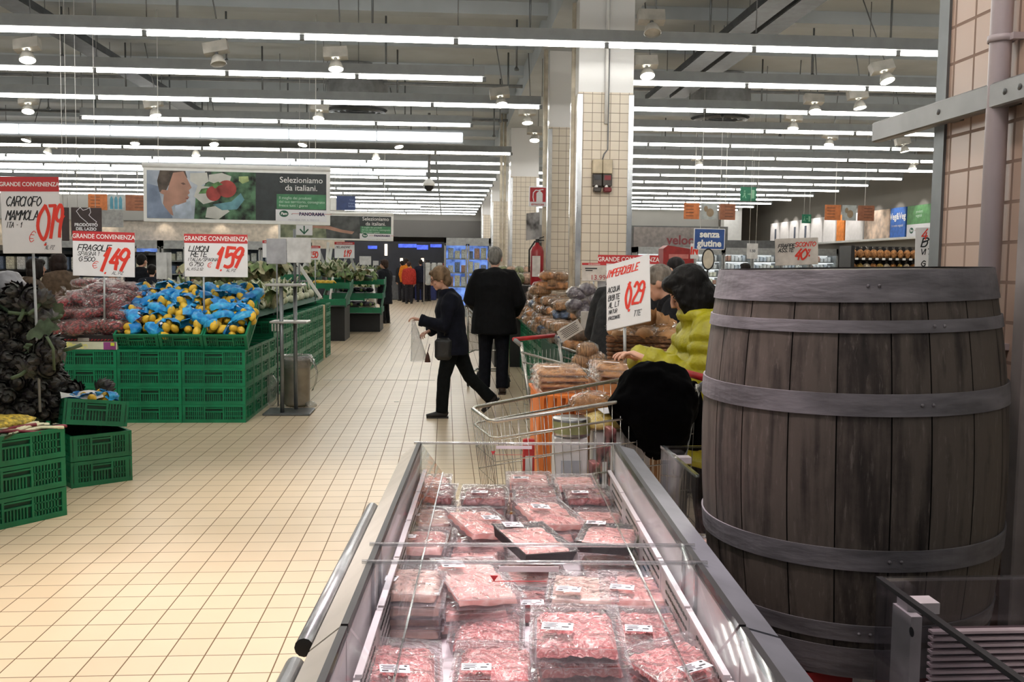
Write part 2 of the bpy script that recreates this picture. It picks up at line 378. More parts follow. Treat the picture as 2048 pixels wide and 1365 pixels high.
for (y, z, x0, x1, h, n, t) in ((17.3, 3.78, -10.5, .3, .16, 7, 'broad band of glowing white ceiling panels above the big banner'), (22.2, 3.80, -13, -.4, .11, 8, 'broad glowing ceiling band behind the big banner, nearer of two'), (24.1, 3.78, -14, -.5, .10, 8, 'broad glowing ceiling band behind the big banner, farther of two'), (37.5, 3.74, -12, -1.0, .10, 7, 'distant glowing ceiling band near the back wall')):
    r = empty('luminous_ceiling_band', t, 'ceiling light', (x0, y, z)); w = (x1-x0)/n
    MB().box(((x1-x0)/2, .06, .0), (x1-x0, .1, h+.08)).build('housing', trunk_m, r)
    me = MB().box((0, 0, 0), (w-.03, .03, h)).mesh('diffuser', lum)
    for i in range(n): place('diffuser', me, r, (w*(i+.5), 0, 0))
# spotlights on the ceiling
bulb_m = mat('spot_bulb', (255, 250, 235), .5, var=0, emit=40)
off_m = mat('spot_bulb_off', (190, 188, 182), .4)
spot_m = mat('spot_housing', (176, 173, 166), .5)
def spot_kind(name, lit):
    r = empty('ceiling_spotlight', 'x', 'spotlight', group='spotlights under the ceiling')
    MB().box((0, .02, .19), (.26, .10, .12)).build('gear_box', spot_m, r)
    MB().tube([(0, 0, .13), (0, 0, .08)], .018, 8).build('neck', greyp, r)
    h = MB().lathe([(.03, .10), (.055, .08), (.085, .0), (.08, -.005)], 16).build('shade', spot_m, r)
    MB().lathe([(0, .012), (.078, .012)], 16).build('bulb', bulb_m if lit else off_m, r)
    MB().tube([(.06, .02, .25), (.06, .02, 1.15)], .008, 5).build('hanger', greyp, r)
    return Kind(r)
def nth(key): SEEN[key] = SEEN.get(key, -1)+1; return ORD[SEEN[key]]
SPL, SPO = spot_kind('a', True), spot_kind('b', False)
sp = [(55, 120, 1), (437, 128, 0), (672, 138, 1), (1305, 66, 0), (1295, 152, 1), (1775, 162, 1), (56, 223, 1), (311, 231, 1), (637, 237, 1), (1003, 210, 1), (1055, 246, 1), (1069, 281, 1), (52, 281, 1), (270, 287, 1), (428, 289, 1), (605, 290, 1), (798, 294, 1), (95, 306, 1), (392, 311, 1), (752, 317, 1), (1630, 223, 1), (1720, 216, 1), (1586, 257, 1), (1658, 290, 1), (1810, 303, 1), (1825, 338, 1), (1398, 331, 1)]
where = ['far left, above the artichoke sign', 'over the strawberries, unlit', 'over the produce, right of the unlit one', 'unlit white, nearest beside the pillar top', 'lit, right beside the tiled pillar', 'lit, nearest the right-hand steel bumper']
SEEN = {}
for i, (x, y, on) in enumerate(sorted(sp[:6], key=lambda t: sp.index(t))+sorted(sp[6:])):
    z = 3.62 if y > 100 else 3.75
    p = atz(x, y, z); (SPL if on else SPO).put(p, (rad(random.uniform(-22, -6)), rad(random.uniform(-14, 14)), 0),
        'ceiling spotlight '+where[i] if i < 6 else f'small lit spotlight near the {ORD[int(p.y//2)-4]} light row, {nth(("sp", int(p.y//2), p.x > 1.4))} from left, '+('left of' if p.x < 1.4 else 'right of')+' the pillars')
# sprinkler drops and cable trays
r = empty('sprinkler_drop', 'x', 'sprinkler', group='sprinkler pipes hanging from the ceiling')
MB().tube([(0, 0, .0), (0, 0, .62)], .013, 6).build('drop_pipe', darksteel, r)
MB().lathe([(.012, .02), (.035, -.01), (.03, -.025), (0, -.03)], 8).build('sprinkler_head', darksteel, r)
SPK = Kind(r)
for (x, y, z) in [(355, 43, 4.1), (745, 54, 4.1), (1060, 64, 4.1), (125, 112, 4.05), (453, 121, 4.05), (772, 131, 4.05), (1033, 137, 4.05), (1420, 74, 4.0), (1781, 84, 4.05), (1625, 150, 4.05), (252, 178, 4.05), (525, 186, 4.05), (795, 193, 4.05), (1016, 199, 4.05), (1523, 208, 4.05), (97, 216, 4.05), (340, 224, 4.05), (576, 229, 4.05), (810, 235, 4.05), (1000, 242, 4.05), (192, 253, 4.05), (405, 258, 4.05), (614, 263, 4.05), (822, 267, 4.05), (988, 271, 4.05), (1380, 205, 4.1), (1445, 232, 4.05), (1560, 270, 4.05), (1330, 303, 4.05)]:
    p = atz(x, y, z); SPK.put(p, (0, 0, 0), f'grey sprinkler pipe {"left" if p.x < 1.4 else "right"} of the pillars, at the {ORD[max(0, min(19, int((p.y-7.85)/1.9)))]} light row, {nth(("dr", int((p.y-7.85)/1.9), p.x > 1.4))} from left', (1, 1, (4.78-p.z)/.62))
for (y, z) in ((9.2, 4.45), (12.6, 4.5), (16.2, 4.5), (20, 4.5)):
    tag(MB().tube([(-12, y, z), (12.3, y, z)], .03, 6).build('sprinkler_pipe', greyp), f'long ceiling sprinkler pipe, {ORD[int((y-9)/3.5)]} from the camera', 'pipe')
tray_m = mat('cable_tray_metal', (70, 74, 78), .5, .5, var=.1)
def cable_tray(x, y0, y1, z, w, label):
    r = empty('cable_tray', label, 'cable tray', (x, y0, z)); n = y1-y0
    MB().box((0, n/2, 0), (w, n, .02)).box((-w/2, n/2, .04), (.015, n, .08)).box((w/2, n/2, .04), (.015, n, .08)).build('tray', tray_m, r)
    c = MB()
    for i in range(4): c.tube([(-w/2+.06+i*w/5, 0, .04), (-w/2+.06+i*w/5, n, .04)], .02, 6)
    c.build('cable', black, r); h = MB(); i = 0
    while i < n:
        for s in (-1, 1): h.tube([(s*w/2, i, .02), (s*w/2, i, 4.78-z)], .006, 4)
        i += 1.5
    h.build('hanger', greyp, r)
cable_tray(-4.75, 5.5, 19.5, 4.3, .3, 'dark cable tray running away under the ceiling on the left')
cable_tray(3.35, 6.5, 15.5, 4.2, .26, 'dark cable tray under the ceiling right of the pillar, nearer the pillar')
cable_tray(3.75, 6.5, 15.5, 4.25, .26, 'dark cable tray under the ceiling right of the pillar, farther from the pillar')
# ventilation grille, dome camera, louvre
r = empty('air_diffuser', 'slatted round air grille in the ceiling beside the cable trays', 'air grille', aty(1440, 236, 16.4))
MB().lathe([(.5, 0), (.52, .05), (.5, .70)], 24).build('collar', greyp, r)
for k in range(4): MB().lathe([(.1+.1*k, -.02*k), (.17+.1*k, .02-.02*k)], 24).build('ring', tray_m, r)
r2 = empty('air_diffuser', 'slatted round air grille in the ceiling left of the pillars', 'air grille', aty(715, 220, 16.4)); index_kids()
for k in kids(r): copy_tree(k, r2)
p = aty(858, 372, 21); r = empty('dome_camera', 'white dome camera hanging on a pole in mid aisle', 'camera', p)
MB().lathe([(.02, .16), (.07, .13), (.13, .06), (.13, .0), (0, .0)], 16).build('housing', white, r)
MB().lathe([(.11, 0), (.1, -.06), (.06, -.1), (0, -.115)], 16).build('dome', black, r)
MB().tube([(0, 0, .15), (0, 0, 4.78-p.z)], .03, 8).build('pole', greyp, r)
# ================= meat cases =================
glass = film('clear_glass', (252, 254, 254), .02, 1.0, .03)
acryl = film('clear_acrylic', (246, 246, 248), .05, 1.1, .06)
cwhite = mat('case_white', (222, 214, 218), .35, var=.03)
cbeige = mat('case_beige_rim', (166, 162, 150), .45, var=.04)
cgrey = mat('case_grey_bumper', (98, 100, 106), .45, var=.06)
gask = mat('rubber_gasket', (20, 20, 22), .5)
perf_m = cwhite
redm = mat('red_load_line', (190, 50, 55), .5)
CRZ = -rad(2.75)
def case_pt(p): return V((p.x, p.y, 0))
def meat_case(label, Lx, W, origin, rz, panes, rails, bed=.66):
    """open-topped chest: local x across (left to right), y from 0 (far end) to -Lx (near end)"""
    r = empty('meat_case', label, 'chilled case', origin, (0, 0, rz)); c = -Lx/2; zt = .9
    b = MB()
    b.box((W/2, c, .30), (W+.08, Lx, .56)).box((W/2, c, bed-.015), (W, Lx, .03))
    b.box((-.0155, c, .72), (.03, Lx, .32)).box((W+.0155, c, .72), (.03, Lx, .32))
    b.build('body', cwhite, r)
    MB().prism([(-.062, .86), (-.012, .9), (-.012, .85), (-.03, .80), (-.03, .58), (-.075, .56)], -Lx, 0).build('rim', cbeige, r)
    MB().prism([(W+.012, .9), (W+.065, .885), (W+.075, .60), (W+.05, .58), (W+.05, .8), (W+.012, .85)], -Lx, 0).build('rim', cgrey, r)
    for x in (-.004, W+.004): MB().box((x, c, .897), (.012, Lx, .016)).build('gasket', gask, r)
    for s, x in ((1, 0), (-1, W)):      # perforated liners
        l = MB(); n = int(Lx/.3)
        for k in range(n):
            y0 = -Lx+k*Lx/n; w = Lx/n-.012
            l.box((x+s*.012, y0+w/2+.006, .735), (.006, w, .15)); l.box((x+s*.018, y0+w/2+.006, .812), (.012, w, .006))
        h = MB()
        for k in range(n):
            y0 = -Lx+k*Lx/n
            for i in range(10):
                for j in range(6): h.box((x+s*.0155, y0+.03+i*.024, .672+j*.022), (.002, .016, .006))
        lo = l.build('liner', cwhite, r); h.build('perforation', black, lo)
    for s, x in ((1, .002), (-1, W-.002)):   # clear upstand leaning inwards
        MB().add([(x, -Lx, .905), (x, 0, .905), (x+s*.075, 0, .80), (x+s*.075, -Lx, .80)], [(0, 1, 2, 3)]).build('glass_upstand', glass, r)
        MB().box((x+s*.074, c, .80), (.004, Lx, .008)).build('upstand_lip', film('lip_acrylic', (235, 238, 240), .25, 1, .1), r)
    for y, mark in panes:
        gl = MB().box((W/2, y, .80), (W+.005, .006, .2)).build('glass_end', glass, r)
        MB().tube([(-.02, y, .905), (W+.02, y, .905)], .0045, 8).build('edge_bead', film('bead_acrylic', (245, 248, 248), .3, 1, .08, 0, 25, .2), gl)
        for x in (.0, W): MB().box((x, y, .82), (.012, .012, .16)).build('end_post', film('post_acrylic', (230, 232, 235), .22, 1, .1), gl)
        if mark:
            MB().box((W*.45, y-.006, .868), (.11, .002, .001)).prism([(W*.45-.05, .868), (W*.45-.042, .88), (W*.45-.058, .88)], y-.008, y-.006).build('load_line', redm, gl)
            MB().box((W*.48, y-.006, .893), (.12, .002, .011)).build('sticker', mat('frosted_sticker', (215, 205, 208), .5), gl)
    for (ya, yb) in rails:
        rl = MB().tube([(-.078, ya, .85), (-.078, yb, .85)], .016, 14).build('handrail', steel, r)
        MB().lathe([(.0165, .0), (.012, .001), (0, .001)], 12, T=Matrix.Translation((-.078, ya-.0015, .85)) @ Matrix.Rotation(pi/2, 4, 'X')).build('end_cap', black, rl)
        for y in (ya+.15, yb-.2):
            MB().tube([(-.078, y, .845), (-.07, y, .81), (-.05, y, .79)], .006, 8).build('bracket', darksteel, rl)
    return r
pF = V((-.083, 3.165, 0)); dirv = V((math.sin(rad(2.75)), math.cos(rad(2.75)), 0))
meat_case('far white meat case with clear end panes, nearer the wire trolley', 1.62, .655, pF, CRZ, ((-.012, True), (-1.17, False), (-1.29, True)), ((-1.585, -.66),))
meat_case('near white meat case full of minced meat trays, handrail on its left', 1.0, .655, pF-dirv*1.63, CRZ, (), ((-.98, -.03),))
# ---- trays ----
def meat_mat(name, a, b, fat, vs=60, dist=2.0, rough=.32):
    if name in MC: return MC[name]
    m, nt, N, L = nodes(name); s = N['Principled BSDF']; s.inputs['Roughness'].default_value = rough
    tc = N.new('ShaderNodeTexCoord'); n1 = N.new('ShaderNodeTexNoise'); n1.inputs['Scale'].default_value = vs; n1.inputs['Detail'].default_value = 3; n1.inputs['Distortion'].default_value = dist
    L.new(tc.outputs['Object'], n1.inputs[0]); c = N.new('ShaderNodeValToRGB'); L.new(n1.outputs['Fac'], c.inputs[0]); e = c.color_ramp.elements
    e[0].position = .35; e[0].color = (*lin(a), 1); e[1].position = .68; e[1].color = (*lin(fat), 1); k = e.new(.52); k.color = (*lin(b), 1)
    L.new(c.outputs[0], s.inputs[0])
    bp = N.new('ShaderNodeBump'); bp.inputs['Strength'].default_value = .9; bp.inputs['Distance'].default_value = .006; L.new(n1.outputs['Fac'], bp.inputs['Height']); L.new(bp.outputs[0], s.inputs['Normal'])
    MC[name] = m; return m
mince_m = meat_mat('minced_meat', (184, 86, 88), (214, 132, 128), (246, 218, 212), 75, 1.5)
red_m = meat_mat('dark_sliced_meat', (104, 38, 40), (134, 56, 56), (176, 104, 98), 22, 2)
pink_m = meat_mat('pink_sliced_meat', (206, 128, 122), (224, 158, 148), (244, 208, 196), 12, 1)
pale_m = meat_mat('pale_sliced_meat', (196, 152, 140), (212, 174, 158), (236, 212, 198), 14, 1)
tray_cl = film('clear_tray', (238, 232, 234), .07, .9, .12, 0, 25, .14)
wrap_m = film('cling_film', (252, 248, 250), .07, 1.0, .07, 1.1, 17, .10)
lab_m = mat('label_paper', (240, 238, 244), .5, var=.01); ink = mat('ink', (40, 40, 46), .6)
TW, TD, TH = .158, .205, .030
def tray_parts(meat, seed, mince, dark=False):
    R = random.Random(seed)
    t = MB(); P = [(-TW/2*.93, -TD/2*.93, 0), (TW/2*.93, -TD/2*.93, 0), (TW/2*.93, TD/2*.93, 0), (-TW/2*.93, TD/2*.93, 0)]
    Q = [(-TW/2, -TD/2, TH), (TW/2, -TD/2, TH), (TW/2, TD/2, TH), (-TW/2, TD/2, TH)]
    O = [(x*1.07, y*1.06, TH+.0005) for x, y, _ in Q]
    t.add(P+Q+O, [(3, 2, 1, 0)]+[(i, (i+1) % 4, (i+1) % 4+4, i+4) for i in range(4)]+[(i+4, (i+1) % 4+4, (i+1) % 4+8, i+8) for i in range(4)])
    def mf(u, v):
        x = (u-.5)*TW*.9; y = (v-.5)*TD*.9; e = min(u, 1-u, v, 1-v)
        z = TH*.92*min(1, e*(7 if mince else 14)+.3)
        if mince: z += .006*nz(x*90+seed, y*90)+.004*nz(x*200, y*200, seed)
        else: z += .0022*math.sin(v*26+3*nz(u*3+seed, v*2))+.0015*nz(x*40+seed, y*25)
        return (x, y, max(.002, z))
    m = MB().grid(mf, 22, 26)
    def wf(u, v):
        x = (u-.5)*TW*1.06; y = (v-.5)*TD*1.05; e = min(u, 1-u, v, 1-v)
        return (x, y, TH+.003+.008*min(1, e*5)+.004*nz(x*45+seed*3, y*30)+.002*nz(x*110, y*90, seed)*min(1, e*8))
    w = MB().grid(wf, 14, 16)
    return t.mesh('tray', black if dark else tray_cl), m.mesh('meat', meat), w.mesh('film', wrap_m)
def label_mesh():
    b = MB().box((0, 0, 0), (.056, .034, .0008)); i = MB()
    for k in range(4): i.box((-.012, .011-k*.005, .0007), (.026-.006*(k % 2), .0016, .0004))
    i.box((.014, -.003, .0007), (.013, .004, .0004)).lathe([(0, .0007), (.0035, .0007)], 8, (.021, .011, 0)); i.box((-.018, -.011, .0007), (.012, .005, .0004))
    for k in range(6): i.box((-.004+k*.0022, -.011, .0007), (.0009, .007, .0004))
    return b.mesh('label', lab_m), i.mesh('printing', ink)
LB, LI = label_mesh()
TP = {k: tray_parts(*a) for k, a in dict(mince=(mince_m, 1, 1), mince2=(mince_m, 5, 1), red=(red_m, 2, 0), pink=(pink_m, 3, 0), pink_dark=(pink_m, 8, 0, True), pale=(pale_m, 4, 0)).items()}
MEATN = dict(mince='minced meat', mince2='minced meat', red='dark red meat slices', pink='pink meat slices', pink_dark='pink carpaccio in black', pale='pale meat slices')
def tray(kind, loc, rot, label, group, lab_at=None, sc=1.0):
    r = empty('meat_tray', label, 'meat tray', loc, rot, group); r.scale = (sc, sc, 1)
    a, b, c = TP[kind]
    place('tray', a, r); place('meat', b, r); place('film', c, r)
    if lab_at:
        o = place('label', LB, r, (lab_at[0]*TW, lab_at[1]*TD, TH+.0155), (0, 0, rad(lab_at[2]))); place('printing', LI, o)
    return r
BED = .662
# px, py of the top tray's centre, top height, kind, trays below, yaw, tilt(x,y), label pos, where
trays = [
 (795, 1322, .735, 'mince', 1, 4, (0, 6), (-.05, -.36, 5), 'near case, front left corner'),
 (992, 1322, .728, 'mince2', 1, -2, (-3, 0), (-.22, -.38, 2), 'near case, front row, second from left'),
 (975, 1247, .700, 'mince', 0, -2, (3, 0), None, 'tucked behind the second front tray of the near case'),
 (1152, 1252, .845, 'mince2', 5, -3, (0, 0), (-.22, -.22, -4), 'in the tall middle stack of the near case'),
 (1300, 1250, .742, 'mince', 2, -2, (0, 0), (-.2, -.30, -5), 'near case, right beside the tall stack'),
 (1362, 1318, .775, 'mince2', 2, 20, (-4, -5), (-.1, -.40, 4), 'askew at near case front right'),
 (818, 1158, .775, 'pale', 3, -4, (0, 0), (-.3, -.22, -6), 'near case, back left corner'),
 (950, 1155, .770, 'pink', 2, 22, (9, 5), (-.30, .22, -4), 'askew on the near back row'),
 (1075, 1200, .690, 'red', 0, 0, (0, 0), (-.1, -.3, 0), 'near case, low between the back stacks'),
 (1165, 1172, .738, 'pale', 1, -6, (0, 0), (-.2, -.35, -6), 'third along the back row of the near case'),
 (1268, 1172, .735, 'pink', 1, -5, (0, 0), (-.2, -.28, -8), 'near case, back row, rightmost'),
 (838, 1076, .752, 'pink', 1, -2, (0, 0), (-.2, -.2, 0), 'front left in the far case'),
 (952, 1092, .700, 'pink', 0, -3, (0, 0), (-.1, -.1, 0), 'front row of the far case, second from left'),
 (1066, 1075, .775, 'pink_dark', 1, 26, (8, 4), (-.25, .3, -8), 'askew in the middle front of the far case'),
 (1218, 1068, .770, 'pink_dark', 1, -14, (0, 0), (-.28, .25, 4), 'front right in the far case'),
 (856, 1030, .735, 'pale', 1, -2, (0, 0), (-.3, -.3, 0), 'far case, middle, by the left glass'),
 (960, 1040, .765, 'pink', 2, 28, (8, 6), (.12, -.1, -6), 'askew, far case, left of middle'),
 (1095, 1022, .785, 'pink', 3, 24, (9, 5), (-.2, .0, -10), 'tilted across the middle stack of the far case'),
 (1195, 1035, .730, 'pink', 2, -10, (0, 0), None, 'right of middle in the far case'),
 (865, 982, .750, 'red', 2, -2, (0, 0), (-.3, -.3, 0), 'far case, dark meat row, leftmost'),
 (970, 985, .750, 'red', 2, -2, (0, 0), (-.1, -.3, 0), 'far case, dark meat row, second from left'),
 (1072, 982, .750, 'red', 2, 0, (0, 0), None, 'far case, dark meat row, third from left'),
 (1175, 985, .750, 'red', 2, 0, (0, 0), (-.2, -.3, 0), 'far case, dark meat row, rightmost'),
 (1058, 957, .755, 'pink', 2, 0, (0, 0), (-.2, -.3, 0), 'at the far end of the far case'),
 (1150, 962, .745, 'pink', 2, 0, (0, 0), None, 'at the far right end of the far case'),
 (858, 962, .730, 'pink', 1, 0, (0, 0), None, 'at the far left end of the far case'),
]
NTH = ['second down', 'third down', 'fourth down', 'fifth down', 'sixth down']
for (px, py, zt, kind, n, yaw, tl, la, wh) in trays:
    p = atz(px, py, zt); c = case_pt(p); rz = CRZ+rad(yaw)
    sc = 1.0 if py > 1120 else .96
    tray(kind, (c.x, c.y, zt-TH), (rad(tl[0]), rad(tl[1]), rz), f'tray of {MEATN[kind]} {wh}', 'meat trays in the cases', la, sc)
    if n:
        top = zt-TH-(.022 if tl != (0, 0) else .004); st = max(TH*.55, (top-BED)/n)
        kk = 'pink' if kind == 'pink_dark' else kind
        for i in range(n):
            tray(kk, (c.x+random.uniform(-.005, .005), c.y+random.uniform(-.005, .005), top-st*(i+1)), (0, 0, CRZ+rad(yaw*.15+random.uniform(-3, 3))), f'{MEATN[kk].split(" on ")[0]} tray, {NTH[i]}, {wh}', 'meat trays in the cases', None, sc)

# ================= barrel on its stand =================
bc = V((.977, 2.2, .630)); BH = .87
def rr(z):
    t = (z-BH/2)/(BH/2); return .345-.043*t*t
wood_m, nt, N, L = nodes('barrel_oak'); s = N['Principled BSDF']; s.inputs['Roughness'].default_value = .62; s.inputs['Specular IOR Level'].default_value = .3
tc = N.new('ShaderNodeTexCoord'); mp = N.new('ShaderNodeMapping'); mp.inputs['Scale'].default_value = (14, 14, 1.3); L.new(tc.outputs['Object'], mp.inputs[0])
n1 = N.new('ShaderNodeTexNoise'); n1.inputs['Scale'].default_value = 3; n1.inputs['Detail'].default_value = 8; L.new(mp.outputs[0], n1.inputs[0])
n2 = N.new('ShaderNodeTexNoise'); n2.inputs['Scale'].default_value = 7; n2.inputs['Detail'].default_value = 9; n2.inputs['Roughness'].default_value = .7; L.new(tc.outputs['Object'], n2.inputs[0])
geo = N.new('ShaderNodeNewGeometry'); ad = N.new('ShaderNodeMath'); ad.operation = 'MULTIPLY_ADD'; ad.inputs[1].default_value = .38; L.new(geo.outputs['Random Per Island'], ad.inputs[0]); L.new(n1.outputs['Fac'], ad.inputs[2])
a2 = N.new('ShaderNodeMath'); a2.operation = 'MULTIPLY_ADD'; a2.inputs[1].default_value = .5; L.new(n2.outputs['Fac'], a2.inputs[0]); L.new(ad.outputs[0], a2.inputs[2])
cr = N.new('ShaderNodeValToRGB'); L.new(a2.outputs[0], cr.inputs[0]); e = cr.color_ramp.elements
e[0].position = .55; e[0].color = (*lin((20, 17, 16)), 1); e[1].position = 1.3 if False else 1.0; e[1].color = (*lin((80, 72, 66)), 1); k = e.new(.75); k.color = (*lin((47, 41, 38)), 1)
n3 = N.new('ShaderNodeTexNoise'); n3.inputs['Scale'].default_value = 9; n3.inputs['Detail'].default_value = 10; n3.inputs['Roughness'].default_value = .75; L.new(mp.outputs[0], n3.inputs[0])
sc_ = N.new('ShaderNodeMapRange'); sc_.inputs[1].default_value = .56; sc_.inputs[2].default_value = .74; sc_.inputs[4].default_value = .55; L.new(n3.outputs['Fac'], sc_.inputs[0])
mxs = N.new('ShaderNodeMix'); mxs.data_type = 'RGBA'; L.new(sc_.outputs[0], mxs.inputs[0]); L.new(cr.outputs[0], mxs.inputs[6]); mxs.inputs[7].default_value = (*lin((132, 122, 116)), 1)
L.new(mxs.outputs[2], s.inputs[0]); bp = N.new('ShaderNodeBump'); bp.inputs['Strength'].default_value = .35; bp.inputs['Distance'].default_value = .006; L.new(n1.outputs['Fac'], bp.inputs['Height']); L.new(bp.outputs[0], s.inputs['Normal'])
hoop_m = mat('galvanised_hoop', (102, 99, 103), .62, .3, var=.16, vs=7, bump=.12, bs=18, stretch=(1, 1, 4))
br = empty('wine_barrel', 'large old oak barrel with grey iron hoops standing between the cases', 'barrel', bc, (0, rad(-1.3), rad(8)))
sv = MB(); NS = 21; Rn = random.Random(3); a = 0; ws = [Rn.uniform(.75, 1.25) for _ in range(NS)]; tw = sum(ws)
for w in ws:
    a1 = a+2*pi*w/tw; gap = .0028/.33
    zz = [BH*i/16 for i in range(17)]; vs = []; fs = []
    for z in zz:
        for j in range(5):
            t = a+gap/2+(a1-a-gap)*j/4; q = rr(z)-(.0015 if j in (0, 4) else 0); vs.append((q*math.cos(t), q*math.sin(t), z))
    for j in (0, 4):
        pass
    for i in range(16):
        for j in range(4): fs.append((i*5+j, i*5+j+1, i*5+j+6, i*5+j+5))
    k0 = len(vs)
    for z in (0, BH):
        for j in range(5): t = a+gap/2+(a1-a-gap)*j/4; q = rr(z)-.025; vs.append((q*math.cos(t), q*math.sin(t), z))
    for j in range(4): fs.append((j+1, j, k0+j, k0+j+1)); fs.append((80+j, 81+j, k0+6+j, k0+5+j))
    sv.add(vs, fs, 0, None, True); a = a1
sv.build('staves', wood_m, br)
MB().lathe([(rr(z*BH)-.006, z*BH) for z in (0, .25, .5, .75, 1)], 40).build('inner_shell', mat('barrel_joint_dark', (18, 14, 12), .9), br)
MB().lathe([(0, BH-.002), (.29, BH-.002)], 32).build('head', wood_m, br)
for (z0, z1, th) in ((.805, .872, .004), (.742, .768, .004), (.572, .618, .0045), (.246, .292, .0045), (.086, .124, .004), (.0, .07, .004)):
    h = MB().lathe([(rr(z0)+.0005, z0), (rr(z0)+th, z0), (rr((z0+z1)/2)+th, (z0+z1)/2), (rr(z1)+th, z1), (rr(z1)+.0005, z1)], 90, smooth=False).build('hoop', hoop_m, br)
    t0 = -1.75+Rn.uniform(-.3, .3); zz = (z0+z1)/2
    for dt in (0, .07): MB().ell(((rr(zz)+th)*math.cos(t0+dt), (rr(zz)+th)*math.sin(t0+dt), zz), .004, 8, 6).build('rivet', hoop_m, h)
st = empty('barrel_stand', 'low dark stand with a red front carrying the barrel', 'stand', (.977, 2.2, 0))
MB().box((0, 0, .31), (.46, .46, .62)).build('body', mat('stand_dark_board', (52, 42, 42), .7), st)
MB().box((-.02, -.236, .585), (.4, .012, .07)).build('front_board', mat('red_board', (150, 24, 30), .5), st)
MB().box((-.06, -.244, .60), (.05, .004, .03)).build('sticker', white, st)

# ================= things on the near pillar =================
rb = empty('steel_bumper_rail', 'grey steel rail bolted across the near tiled pillar', 'bumper rail', (1.40, 2.05, 1.93))
MB().rbox((-.045, .33, .0), (.03, 1.16, .062), .004).build('bar', mat('bumper_grey', (128, 128, 128), .42, .5, var=.04), rb)
for y in (-.05, .24, .5): MB().box((-.015, y, 0), (.03, .05, .05)).build('spacer', darksteel, rb)
for y in (-.02, .13, .19, .50):
    b = MB().lathe([(.0, .003), (.006, .002), (.008, 0)], 12, T=Matrix.Translation((-.061, y, 0)) @ Matrix.Rotation(-pi/2, 4, 'Y')).build('bolt', darksteel, rb)
pp = empty('drain_pipe', 'pale grey plastic pipe running down the near pillar', 'pipe', (1.365, 2.31, 0))
pvc = mat('pale_grey_pvc', (186, 176, 180), .4, var=.02)
MB().tube([(0, 0, .0), (0, 0, 4.75)], .026, 16).build('pipe', pvc, pp)
for z in (1.31, 2.07, 2.8): MB().lathe([(.028, -.008), (.031, -.008), (.031, .008), (.028, .008)], 16, (0, 0, z)).box((.02, -.035, z), (.03, .02, .016)).build('clip', pvc, pp)
pp2 = empty('cable_duct', 'thin grey duct standing against the right edge of the near pillar', 'duct', (1.375, 2.16, 0))
MB().rbox((0, 0, 2.2), (.04, .05, 4.4), .004).build('duct', mat('duct_grey', (150, 140, 138), .5), pp2)

# ================= other cases on the right =================
def side_case(label, x0, x1, y0, y1, zt, louv):
    r = empty('glass_side_case', label, 'chilled case', (x0, y1, 0)); W, Lx = x1-x0, y1-y0
    MB().box((W/2, -Lx/2, .29), (W, Lx, .54)).box((W/2, -Lx/2, .57), (W-.01, Lx-.01, .02)).box((W-.02, -Lx/2, .72), (.04, Lx, .3)).build('body', mat('side_case_grey', (150, 140, 142), .5), r)
    for (c, d, n) in (((.004, -Lx/2, (zt+.58)/2), (.008, Lx, zt-.58), 'glass_side'), ((W/2, -.004, (zt+.58)/2), (W, .008, zt-.58), 'glass_end')):
        MB().box(c, d).build(n, acryl, r)
    MB().box((.004, -Lx/2, zt+.003), (.012, Lx, .008)).build('dark_edge', gask if louv else film('lip_acrylic'), r)
    MB().box((W/2, -.004, zt+.003), (W, .010, .006)).build('clear_edge', film('lip_acrylic'), r)
    MB().box((.03, -.06, .72), (.02, .07, .34)).build('corner_post', mat('post_grey', (168, 162, 164), .4), r)
    MB().box((.055, -.05, zt-.03), (.06, .04, .02)).lathe([(0, .001), (.009, .001)], 10, T=Matrix.Translation((.02, -.1, zt-.06)) @ Matrix.Rotation(-pi/2, 4, 'Y'), mi=1).build('hinge', [MC['post_grey'], black], r)
    if louv:
        pl = MB().box((W/2+.04, -.02, .70), (W-.12, .01, .28)).build('louver_panel', mat('louver_dark', (84, 68, 72), .5), r)
        s = MB()
        for k in range(22):
            for (a, b) in ((.09, .30), (.32, .55)):
                if b < W: s.box(((a+b)/2, -.032, .575+k*.0125), (b-a, .016, .005), 0)
        s.build('slat', mat('louver_slat', (196, 178, 182), .4), pl)
    return r
side_case('clear-sided case with a slatted grille in the bottom right corner', .80, 1.36, .75, 1.67, .925, True)
r = side_case('clear-sided meat case behind the barrel on its left', .712, 1.34, 2.62, 3.06, .905, False)
for i in range(4):
    tray('pale', (.80+.17*(i % 2), 2.95-.22*(i//2), .582), (0, 0, rad(5*i-6)), 'clear tray of pale meat slices in the case behind the barrel, '+['back left', 'back right', 'front left', 'front right'][i], 'meat trays in the cases', (-.1, .2, 0))
